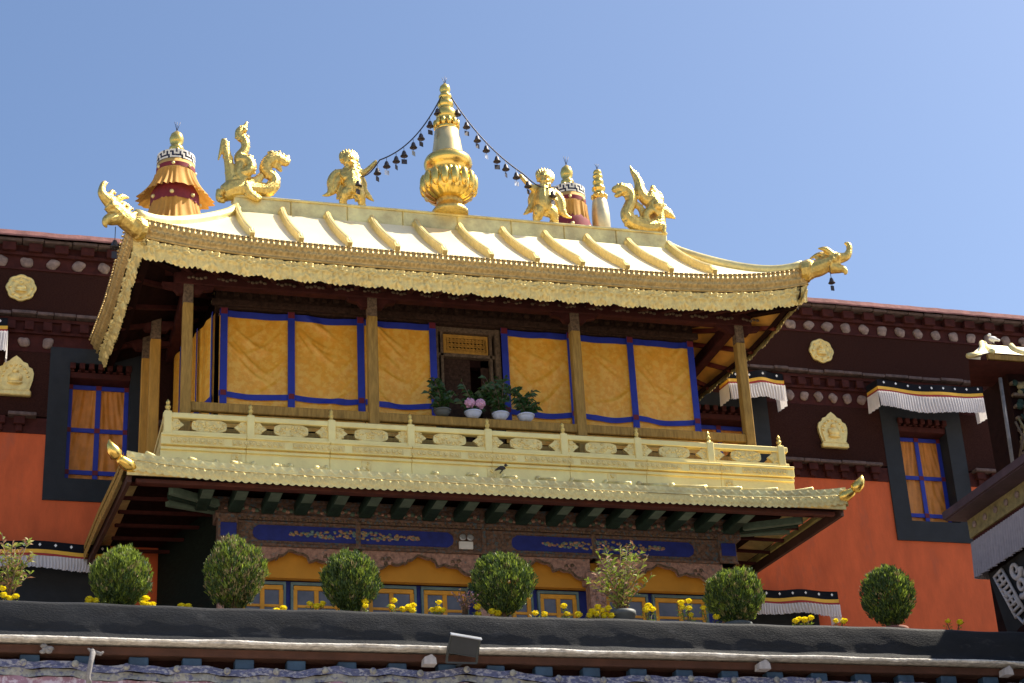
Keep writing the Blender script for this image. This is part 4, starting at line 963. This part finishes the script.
# ================================================================== PLANTS
def blade(mb, p, d, L, w_, mi, curve=.3):
    d = Vector(d).normalized(); s_ = d.cross(Vector((random.uniform(-1,1),random.uniform(-1,1),random.uniform(-.3,.3)))).normalized()*w_/2
    p = Vector(p); m_ = p+d*L*.5; e = p+d*L+Vector((0,0,-curve*L*.3))
    mb.add([p-s_*.4, p+s_*.4, m_+s_, e, m_-s_], [(0,1,2,3,4)], mi)
def juniper(x, z0, wd, ht, label, seed, light=.5, dry=.06, flat=1., y=23.55):
    random.seed(seed)
    wd *= 1.25; ht *= 1.08; z0 -= .08
    t = thing('round_shrub', label, 'shrub', (x,y,8.4), 'clipped round shrubs in pots along the parapet')
    q = MB(); dz = .06 if seed in (15,16) else 0; q.lathe([(.15,0),(.17,.02),(.20,.34+dz),(.215,.35+dz),(.215,.40+dz),(.19,.40+dz),(.18,.36+dz),(.01,.36+dz)], (x,y,8.4), 24); obj('pot', q, POT if seed%2 else POTR, t)
    q = MB(); q.tube([(x,y,8.8),(x+.01,y,9.0),(x,y,9.3)], [.03,.025,.012], 8)
    for k in range(22):
        a = random.uniform(0,6.28); r = wd/2*random.uniform(.3,.75); zt = z0+ht*random.uniform(.35,.8); q.tube([(x,y,8.85+random.uniform(0,.2)),(x+.4*r*math.cos(a),y+.4*r*math.sin(a),z0+ht*.3),(x+r*math.cos(a),y+r*math.sin(a),zt)], [.012,.008,.004], 5)
    obj('stem', q, TWIG, t)
    mb = MB(); N = 7200; cz = z0+ht*.53
    lump = [(random.uniform(0,6.28), random.uniform(-.6,1), random.uniform(.02,.12)) for _ in range(22)]
    for i in range(1250):
        a = random.uniform(0,6.28); cphi = random.uniform(-1,1); rr = random.random()**.17
        sphi = math.sqrt(1-cphi*cphi)
        n_ = Vector((sphi*math.cos(a), sphi*math.sin(a), cphi)); bulge = 1.0
        for la,lc,lh in lump:
            dd = n_.dot(Vector((math.sqrt(max(0,1-lc*lc))*math.cos(la), math.sqrt(max(0,1-lc*lc))*math.sin(la), lc))); bulge += lh*max(0,(dd-.86))*7 - .008
        low = 1-.22*max(0,-cphi-.15)
        rr *= 1.0 if random.random() > .03 else random.uniform(1.02,1.08)
        c0 = Vector((x+n_.x*wd*.46*rr*bulge*low, y+n_.y*wd*.46*rr*bulge*low, cz+n_.z*ht*.47*rr*bulge*flat-.05))
        cd = (n_*.45+Vector((0,0,.8))+Vector((random.uniform(-.3,.3),random.uniform(-.3,.3),0))).normalized()
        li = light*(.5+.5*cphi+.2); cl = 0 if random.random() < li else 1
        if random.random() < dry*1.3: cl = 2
        for j in range(13):
            d = cd*.8+Vector((random.uniform(-.5,.5),random.uniform(-.5,.5),random.uniform(-.1,.5)))
            o_ = Vector((random.uniform(-.03,.03),random.uniform(-.03,.03),random.uniform(-.02,.045)))
            mi = cl if random.random() < .75 else random.choice((0,1))
            blade(mb, c0+o_, d, random.uniform(.035,.075), random.uniform(.010,.020), mi, .1)
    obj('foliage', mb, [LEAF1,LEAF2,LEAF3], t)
juniper(1.65, 8.80, .74, .90, 'round light-green clipped shrub nearest the left end of the parapet', 11, .85, .05)
juniper(3.12, 8.82, .76, 1.00, 'lumpy yellow-green clipped shrub, second from the left on the parapet', 12, .7, .22)
juniper(4.68, 8.84, .72, .95, 'dark green clipped shrub, third from the left, before the saffron windows', 13, .35, .04)
juniper(6.78, 8.84, .80, 1.02, 'tall egg-shaped green shrub left of the dried flower stems and floodlight', 14, .5, .04)
juniper(10.18, 8.86, .80, .88, 'wide loose yellowish shrub below the right corner of the lower eave', 15, .6, .08)
juniper(12.6, 8.86, .72, 1.02, 'dark upright egg-shaped shrub alone before the right orange wall', 16, .35, .03)
def wisp(x, z0, h, w_, label, seed, n, mats, nl, fl=0, y=23.5, pot=True, lw=(.02,.035), ll=(.07,.13)):
    random.seed(seed)
    t = thing('leafy_plant', label, 'plant', (x,y,8.4), 'loose potted plants')
    q = MB(); pz = .0 if seed == 21 else -.16; q.lathe([(.12,0),(.14,.02),(.17,.50+pz),(.185,.51+pz),(.185,.57+pz),(.16,.57+pz),(.15,.5+pz),(.01,.5+pz)], (x,y,8.4), 20); obj('pot', q, POT, t)
    st = MB(); lf = MB()
    for k in range(n):
        a = random.uniform(0,6.28); r = w_/2*random.random()**.7; hh = h*random.uniform(.55,1)*(1-.25*(r/(w_/2))**2)
        P = [Vector((x+random.uniform(-.05,.05),y,8.85)), Vector((x+.3*r*math.cos(a),y+.3*r*math.sin(a),z0+hh*.45)), Vector((x+r*math.cos(a),y+r*math.sin(a),z0+hh))]
        st.tube(P, [.010,.007,.003], 5)
        for j in range(nl):
            u = random.uniform(.25,1); p = P[0].lerp(P[1],u*2) if u < .5 else P[1].lerp(P[2],u*2-1)
            aa = random.uniform(0,6.28); d = Vector((math.cos(aa),math.sin(aa),random.uniform(.2,1.3)))
            blade(lf, p, d, random.uniform(*ll), random.uniform(*lw), random.choice((0,0,1,2) if seed != 23 else (2,2,1)), .8)
    obj('stem', st, TWIG, t); obj('leaves', lf, mats, t)
LM = [LEAF1, mat('yellowing_leaf', (.36,.34,.08), .5, 0, .3, 12, trans=.3), mat('dry_brown_leaf', (.34,.18,.10), .7, 0, .3, 12, trans=.2)]
wisp(8.47, 8.9, 1.18, .95, 'tall wispy willow-leaved plant with browning tips between two shrubs', 21, 26, LM, 34)
wisp(.28, 8.9, .88, .9, 'wispy yellow-green plant at the far left end of the parapet', 22, 14, LM, 34)
wisp(6.22, 8.88, .38, .5, 'low dried reddish flower stems beside the tall egg-shaped shrub', 23, 14, [LEAF3,PFL,LM[2]], 10, lw=(.012,.025), ll=(.03,.06))
# marigolds
CL = [[(0.18,8.98),(0.2,8.9),(0.35,8.89),(0.28,8.86),(.09,8.93)],[(1.26,8.88),(1.34,8.86),(1.25,8.83)],[(1.97,8.92),(1.93,8.84),(2.0,8.83),(2.06,8.84)],[(2.42,8.81),(2.51,8.82)],[(3.66,8.82),(3.74,8.83)],[(4.1,8.92),(4.26,8.92),(4.18,8.88)],[(4.83,8.97),(4.83,8.9)],[(5.23,9.0),(5.19,8.9)],[(5.35,8.88),(5.43,8.91),(5.49,8.94),(5.47,8.87)],[(5.83,8.98),(5.76,8.89),(5.82,8.89),(5.89,8.88)],[(6.37,8.94),(6.39,8.85)],[(6.56,8.87),(6.65,8.86)],[(7.18,8.88),(7.32,8.88)],[(7.59,8.99),(7.64,8.89),(7.79,8.87)],[(8.05,8.89),(8.14,8.95),(8.0,8.93),(8.16,8.87),(8.22,8.97),(8.08,8.99),(7.95,8.87),(8.2,8.91),(8.26,8.87)],[(8.82,9.03),(8.88,8.99),(8.78,8.97)],[(9.31,9.1),(9.42,9.12),(9.32,9.03),(9.43,9.03),(9.45,8.93)],[(9.63,9.03),(9.81,8.9)],[(11.07,8.92),(11.15,8.9),(11.24,8.93),(11.01,8.88)],[(11.64,8.91),(11.75,8.9)],[(13.4,8.95),(13.6,8.94)]]
ML = ['marigolds below the wispy plant at the left picture edge','three marigolds at the left foot of the first round shrub','four marigolds at the right foot of the first round shrub','two low marigolds between the first and second shrubs','two marigolds barely above the parapet right of the second shrub','three marigolds between the second and third shrubs','two marigolds stacked at the right foot of the dark third shrub','two marigolds one above the other right of the third shrub pair','four marigolds in a row above and left of the floodlight','tight bunch of four marigolds directly above the floodlight','two marigolds beside the dried reddish stems','two low marigolds at the left foot of the tall egg-shaped shrub','two marigolds just right of the tall egg-shaped shrub','three spaced marigolds before the carved column','large bunch of nine marigolds at the left foot of the willow-leaved plant','three marigolds right of the willow-leaved plant','five tall marigolds standing between the willow-leaved plant and the wide shrub','two separate marigolds left of the wide yellowish shrub','four marigolds before the low lavender awning','two dim marigolds left of the last dark shrub','two shaded marigolds by the right end of the parapet']
random.seed(5)
for ci, c in enumerate(CL):
    cx = sum(p[0] for p in c)/len(c); y = 23.44
    t = thing('marigold_plant', ML[ci], 'flowers', (cx,y,8.4), 'yellow marigolds along the parapet')
    q = MB(); q.lathe([(.07,0),(.10,.28),(.11,.29),(.09,.29),(.01,.26)], (cx,y,8.4), 16); obj('pot', q, POTR, t)
    lf = MB()
    for (x,z) in c:
        lf.tube([(cx,y,8.65),((cx+x)/2,y,(8.65+z)/2),(x,y,z)], .008, 5, 1)
        for k in range(26): blade(lf, (x+random.uniform(-.05,.05),y+random.uniform(-.05,.05),z-random.uniform(.03,.2)), (random.uniform(-1,1),random.uniform(-1,1),random.uniform(0,1)), random.uniform(.03,.06), .014, 0)
    obj('foliage', lf, [LEAF1,TWIG], t)
    for (x,z) in c:
        f_ = MB(); r = random.uniform(.042,.056); yy = y-.03+random.uniform(-.04,.04)
        f_.ball((x,yy,z), r*.8, 10, sc_=(1,1,.75))
        for k in range(34):
            a = random.uniform(0,6.28); h_ = random.uniform(-.3,1); d = Vector((math.cos(a)*math.sqrt(1-h_*h_*.9),math.sin(a)*math.sqrt(1-h_*h_*.9),h_*.75)); p = Vector((x,yy,z))+d*r*.7
            s_ = d.cross(Vector((0,0,1))).normalized()*r*.38; e = d*r*.36
            f_.add([p-s_*.5,p+s_*.5,p+s_+e+Vector((0,0,r*.1)),p-s_+e+Vector((0,0,r*.1))],[(0,1,2,3)])
        obj('flower', f_, YFL, t)
# gallery pots
def gpot(x, label, h, seed, fl=False, potc=PORC, nst=7):
    random.seed(seed); y = 34.99; z = 16.70
    t = thing('potted_plant', label, 'plant', (x,y,z), 'pots on the wooden gallery rail')
    q = MB(); q.lathe([(.08,0),(.11,.02),(.165,.08),(.17,.12),(.19,.125),(.19,.145),(.15,.14),(.01,.12)], (x,y,z), 28); obj('pot', q, potc, t)
    st = MB(); lf = MB()
    for k in range(nst*2):
        a = random.uniform(0,6.28); r = random.uniform(.08,.50); hh = h*random.uniform(.5,1.12)
        P = [Vector((x,y,z+.15)), Vector((x+r*.4*math.cos(a),y+.3*r*math.sin(a),z+hh*.6)), Vector((x+r*math.cos(a),y+.4*r*math.sin(a),z+hh))]; st.tube(P, [.012,.009,.005], 5)
        for j in range(18):
            u = random.uniform(.15,1); p = P[0].lerp(P[1],u*2) if u < .5 else P[1].lerp(P[2],u*2-1); aa = random.uniform(0,6.28)
            blade(lf, p, (math.cos(aa),math.sin(aa),random.uniform(-.1,.6)), random.uniform(.12,.2), random.uniform(.05,.09), 0, 1.2)
    obj('stem', st, TWIG, t); obj('leaves', lf, LEAFG, t)
    if fl:
        for dx,dz in ((-.1,.30),(.13,.29)):
            f_ = MB(); f_.ball((x+dx,y-.12,z+dz), .10, 12, sc_=(1,1,.85))
            for k in range(50):
                d = Vector((random.uniform(-1,1),random.uniform(-1,1),random.uniform(-.6,1))).normalized(); f_.ball(Vector((x+dx,y-.12,z+dz))+d*.095, .025, 6)
            obj('flower_head', f_, PFL, t)
gpot(8.95, 'leafy green plant in a dark pot, leftmost on the gallery rail', .78, 31, potc=POT)
gpot(9.62, 'pot with two pink flower heads on the gallery rail before the doorway', .7, 32, True)
gpot(10.22, 'tall leafy plant in a pale blue pot before the doorway', .95, 33, nst=9)
gpot(10.78, 'broad-leaved plant in a pale blue pot, rightmost on the gallery rail', .75, 34, nst=6)

# ================================================================== FRONT PARAPET
PB = thing('front_building', 'near building edge with blue-black parapet and whitewashed drip line', 'building', (6,23,0))
q = MB(); X0, X1 = -8., 24.
def pf(u, v):
    x = X0+u*(X1-X0); pr = [(23.34,8.70),(23.02,8.71),(22.985,8.69),(22.97,8.6),(22.96,8.45),(22.96,8.32),(22.93,8.25)]
    i = min(int(v*6),5); f_ = v*6-i; y = pr[i][0]*(1-f_)+pr[i+1][0]*f_; z = pr[i][1]*(1-f_)+pr[i+1][1]*f_
    return (x, y-.01*(z-8.2)+.0025*math.sin(x*3.1+z*7)+.001*math.sin(x*11+z*20), z+.008*math.sin(x*1.7)+.005*math.sin(x*6.3))
q.grid(pf, 400, 18); q.box((X0,22.99,8.24),(X1,23.34,8.68)); obj('parapet', q, PARA, PB, label='lumpy blue-black plastered parapet')
q = MB()
q.grid(lambda u,v: (X0+u*(X1-X0), 22.82-.02*math.sin(v*3.14)-.012*hn(round(u*1400),5)-.01*math.sin(u*151), 8.222-.030*v*(1+.5*hn(round(u*1400/3),9)+.3*hn(round(u*1400),11)+.3*math.sin(u*311))+.006*math.sin(u*97)+.006*math.sin(u*223+1)*v), 1400, 4)
q.box((X0,22.86,8.195),(X1,23.3,8.22)); obj('drip_edge', q, WEDGE, PB, label='ragged whitewashed slate edge')
q = MB(); q.box((X0,23.02,8.065),(X1,23.3,8.17),0,.01); obj('eave_beam', q, RUST, PB)
q = MB(); q.box((X0,23.25,0),(X1,23.34,8.2)); obj('lower_wall', q, MAROON3, PB)
x = -2.2
while x < 16:
    b = MB(); b.box((x,23.08,7.93),(x+.24,23.25,8.06),0,.01); obj('joist_end', b, BLKB, PB); x += .66
obj('roof_slab', MB().box((X0,23.3,7.9),(X1,23.36,8.4)), TERR, PB)
# printed canopy
CN = thing('printed_canopy', 'crumpled printed cloth canopy with blue scalloped border under the parapet', 'canopy', (6,22.7,6.5))
def topz(x): return 7.935+.02*math.sin(x*1.3+1)+.012*math.sin(x*3.1)+.012*math.sin(x*7.7)+.006*math.sin(x*19)+.05*math.exp(-((x-6.2)/.35)**2)
def cg(z0, z1, yo):
    return lambda u,v: (X0+u*(X1-X0), 22.99-yo-.03*v+.012*math.sin(u*190+v*2)+.010*math.sin(u*517+v*3)+.008*hn(round(u*300),round(v*4)), topz(X0+u*(X1-X0))-z0-(z1-z0)*v+.005*math.sin(u*233))
q = MB(); q.grid(cg(0,.10,.0), 900, 4); obj('blue_border', q, FABB, CN)
q = MB(); q.grid(cg(.10,.20,.0), 900, 3); obj('cream_border', q, FABW, CN)
q = MB(); q.grid(cg(.20,1.6,.0), 900, 10); obj('pink_field', q, FABP, CN)
q = MB(); x = -2
while x < 16:
    z = topz(x)-.05; q.lathe([(.045,0),(.045,.01),(.001,.012)], (x,22.92,z), 10, ax=(0,-1,0))
    x += 0
    x += .62
obj('pale_print', q, FABW, CN)
# knots
t = thing('cloth_tie', 'long grey cloth tie knotted to the beam above the canopy', 'tie', (1.33,22.85,8.1))
q = MB(); q.tube([(1.30,22.93,8.10),(1.30,22.80,8.02),(1.27,22.66,7.85),(1.25,22.75,7.7),(1.27,22.75,7.62)], [.02,.035,.03,.03,.035], 8); q.tube([(1.30,22.90,8.06),(1.40,22.85,8.02),(1.43,22.84,8.05)], [.03,.025,.01], 8); q.tube([(1.30,22.90,8.06),(1.24,22.86,8.09)], [.03,.01], 8); obj('knot', q, mat('grey_rag',(.22,.21,.21),.9,0,.3,20,.4,40), t)
t = thing('cloth_tie', 'short grey rag bunched on the beam near the left picture edge', 'tie', (.72,22.9,8.1))
q = MB()
for k in range(8): q.ball((.68+.13*hn(k,1),22.92,8.09+.08*hn(k,2)-.04), .028+.015*hn(k,3), 8, sc_=(1.3,1,.8))
obj('knot', q, MATS['grey_rag'], t)
# stones
for (x,z,w_,l) in ((5.55,7.98,.17,'pale angular stone block lying left of the floodlight'),(10.2,8.02,.17,'flat pale stone wedged under the parapet right of centre'),(13.9,8.02,.14,'small pale stone under the parapet near the right edge')):
    q = MB(); q.prism([(x-w_/2,z),(x+w_/2,z),(x+w_/2-.01,z+.08),(x+.02,z+.13),(x-w_/2+.01,z+.09)], 22.80, 22.97); one('stone', q, mat('pale_stone',(.42,.39,.38),.9,0,.2,10,.5,20), l, 'stone', (x,22.88,z), 'loose stones on the beam')
# floodlight
t = thing('floodlight', 'dark rectangular floodlight tilted upward on the parapet beam', 'floodlight', (5.95,22.7,8.0))
def tb(mb, a, b, mi=0, bev=.006):
    q2 = MB(); q2.box(a, b, 0, bev); c_ = Vector((5.96,22.66,8.20)); M = Matrix.Rotation(R(34),3,'X') @ Matrix.Identity(3); M = Matrix.Rotation(R(8),3,'Y') @ M
    mb.add([c_ + M @ Vector((p[0],p[1],p[2]*.8)) for p in q2.v], q2.f, mi)
q = MB(); tb(q,(-.20,-.04,-.15),(.20,.0,.15)); tb(q,(-.15,0,-.11),(.15,.09,.11)); obj('housing', q, DGREY, t)
q = MB(); tb(q,(-.205,-.06,.14),(.215,.02,.165)); obj('top_rim', q, STEEL, t)  # paler steel paints sunlight onto the top bar; other rims stay dark
q = MB(); tb(q,(-.205,-.05,-.15),(-.185,-.035,.15)); tb(q,(.185,-.05,-.15),(.205,-.035,.15)); tb(q,(-.2,-.05,-.16),(.2,-.035,-.14)); obj('rim', q, [DGREY], t)
q = MB(); tb(q,(-.18,-.046,-.135),(.18,-.041,.13),0,.001); obj('glass', q, LENSM, t)
q = MB(); q.beam((5.76,22.66,8.19),(5.76,22.8,8.0),.03,.02); q.beam((6.16,22.66,8.19),(6.16,22.8,8.0),.03,.02); q.beam((5.76,22.8,8.0),(6.16,22.8,8.0),.03,.02); q.beam((5.96,22.8,8.0),(5.96,23.02,8.02),.05,.02); obj('bracket', q, DGREY, t)

# ================================================================== RIGHT SIDE BUILDINGS
TU = thing('corner_turret', 'small gilded-roofed turret with carved window at the right picture edge', 'turret', (24,37,15))
q = MB()
def tr(u,t):
    return ((23.25+3*u)*(1-t)+(22.6+4*u)*t, 36.9*(1-t)+35.6*t, 20.32-.86*t**.8)
q.grid(tr, 20, 8); q.grid(lambda u,t: (23.25*(1-t)+(22.0+1.0*u)*t, (36.9+.1*u)*(1-t)+(35.6+1.6*u)*t, 20.32-.98*t**.55-.05*t), 8, 8)
q.add([(23.25,36.9,20.32),(22.6,35.6,19.46),(22.0,35.6,19.29)], [(0,1,2)])
TR_ = obj('roof', q, GOLDR, TU); TU.location = (20.0,30.83,12.77); TU.scale = (.833,.833,.833)
for k in range(4):
    r_ = MB(); r_.tube([tuple(Vector(tr(k/4+.02, j/8))+Vector((0,0,.03))) for j in range(9)], .07, 8); obj('roof_rib', r_, GOLDW, TR_)
r_ = MB(); r_.tube([(23.25,36.9,20.36),(22.8,36.2,19.85),(22.45,35.8,19.5),(21.95,35.5,19.28)], .07, 8); obj('roof_rib', r_, GOLDW, TR_)
q = MB(); q.box((22.55,35.62,19.30),(26.5,35.7,19.44),0,.01); obj('fascia', q, WOOD, TU)
q = MB(); q.add([(22.0,35.6,19.25),(26.6,35.6,19.28),(26.6,36.6,19.2),(22.8,37.0,19.2)], [(0,1,2,3)]); obj('soffit', q, MAROON2, TU)
q = MB(); q.box((23.35,36.2,2),(27,37.4,19.25)); obj('wall', q, MAROON3, TU)
q = MB(); 
for k in range(7): q.box((23.36,36.08,18.9-k*.3),(26,36.2,18.98-k*.3),0,.01)
for k in range(60): q.ball((23.4+.7*hn(k,1),36.1,16.6+2.4*hn(k,2)), .07+.05*hn(k,3), 8, k%3, sc_=(1,.6,1))
for k in range(8): q.tube([(23.2+.1*k,36.05,17.0+.2*k),(23.35+.08*k,36.0,17.5+.2*k),(23.25+.1*k,36.05,17.9+.1*k)], .03, 6, k%3)
obj('carving', q, [DWOODP,OLIVE,GREENB], TU)
q = MB(); q.tube([(19.18,30.0,16.10),(19.08,29.95,13.76)], .038, 8); one('scaffold_pole', q, mat('worn_grey_pole',(.20,.18,.17),.7,0,.3,8), 'thin pale pole leaning beside the carved turret window', 'pole', (19.08,29.95,13.76))
q = MB(); q.ball((23.52,36.8,20.47), .10, 12, sc_=(1.5,.8,.9)); q.ball((23.42,36.8,20.60), .055, 10); q.tube([(23.38,36.8,20.6),(23.33,36.8,20.59)], [.015,.003], 5); q.tube([(23.62,36.8,20.46),(23.76,36.8,20.43)], [.06,.03], 8); q.tube([(23.5,36.78,20.42),(23.5,36.78,20.33)], .01, 4); q.tube([(23.55,36.82,20.42),(23.55,36.82,20.33)], .01, 4)
PG = one('pigeon', q, mat('white_feather',(.78,.76,.74),.7), 'small white bird standing on the turret roof at the right edge', 'bird', (23.5,36.8,20.33)); PG.location = (19.58,30.66,17.21); PG.scale = (.65,.65,.65)

SB = thing('side_building', 'dark near building at the right edge with a purple eave and dotted olive band', 'building', (18,23,0))
q = MB(); q.box((16.35,12,0),(26,26.95,11.6)); q.box((17.9,12,11.6),(26,22.6,16.3)); obj('wall', q, MAROON3, SB)  # taller box is an unseen storey added to shade the parapet's right end
q = MB()
q.grid(lambda u,v: (15.72+v*2.6, 27.05-15*u, 12.03+v*1.15+.01*math.sin(u*60)), 30, 4, sm=False); q.add([(15.72,27.05,12.03),(18.32,27.05,13.18),(18.32,27.05,11.9),(15.74,27.05,11.9)], [(0,1,2,3)]); 
q.box((15.70,12.0,11.90),(15.76,27.05,12.03)); q.box((15.74,12,11.88),(18.3,27.04,11.91)); q.box((18.3,12,11.9),(26,27.0,13.2)); obj('roof', q, PURPLE, SB)
q = MB(); q.box((16.12,12,11.56),(16.4,26.98,11.885)); B_ = obj('dotted_band', q, OLIVE, SB)
for k in range(9):
    d = MB(); d.lathe([(.06,0),(.06,.02),(.03,.035),(.001,.036)], (16.12,26.75-k*.36,11.74), 12, ax=(-1,0,0)); obj('dot', d, WHITED, B_)
q = MB(); q.box((16.16,12,11.44),(16.4,26.96,11.56)); obj('red_band', q, MAROON2, SB)
t = thing('grey_valance', 'shaded grey pleated cloth valance under the near eave at the right edge', 'valance', (16.1,26.9,10.8))
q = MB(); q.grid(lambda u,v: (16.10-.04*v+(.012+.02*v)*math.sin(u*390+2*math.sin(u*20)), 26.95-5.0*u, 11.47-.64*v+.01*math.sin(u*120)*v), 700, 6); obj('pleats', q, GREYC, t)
q = MB(); q.grid(lambda u,v: (16.10+.5*u, 26.96+.01*math.sin(u*60), 11.47-.64*v), 30, 2); obj('end_fold', q, GREYC, t)
# black door curtain with knot pattern
t = thing('black_door_curtain', 'black hanging cloth with white endless-knot pattern at the right edge', 'door curtain', (16.4,26,9))
q = MB(); q.grid(lambda u,v: (16.22+.25*v+.02*math.sin(u*14), 26.75-.25*v-4.0*u, 10.86-2.4*v), 40, 10); obj('cloth', q, BLACKC, t)
def pt_(a, b):
    a, b = a*.8+.05, b*.85+.04; return (16.19+.25*(b/2.4)+.0, 26.70-.25*b/2.4-a, 10.86-b)
q = MB()
def line(*p):
    q.tube([pt_(a,b) for a,b in p], .028, 6, flat=1)
for k in range(9): line((.10+.035*k,.10+.115*k),(.46+.035*k,.04+.115*k))
line((.10,.10),(.40,1.02)); line((.46,.04),(.76,.96)); line((.28,.07),(.37,.35)); line((.40,.50),(.50,.80)); line((.30,.40),(.36,.60)); line((.58,.62),(.66,.86)); line((.45,1.0),(.60,1.2),(.80,1.1))
def spiral(a0, b0, r, s_, t0=0): q.tube([pt_(a0+s_*r*(1-k/26)*math.cos(t0+k*.38), b0+r*(1-k/26)*math.sin(t0+k*.38)) for k in range(22)], [.055-.0016*k for k in range(22)], 8)
spiral(.92,.20,.20,1); spiral(.95,.55,.20,-1,1); spiral(1.15,.95,.24,1,2); spiral(1.35,.4,.2,1); spiral(1.4,.8,.2,-1); spiral(.95,1.35,.2,-1); spiral(1.4,1.3,.2,1)
obj('white_knot_pattern', q, mat('dull_white_applique',(.42,.38,.38),.85), t)
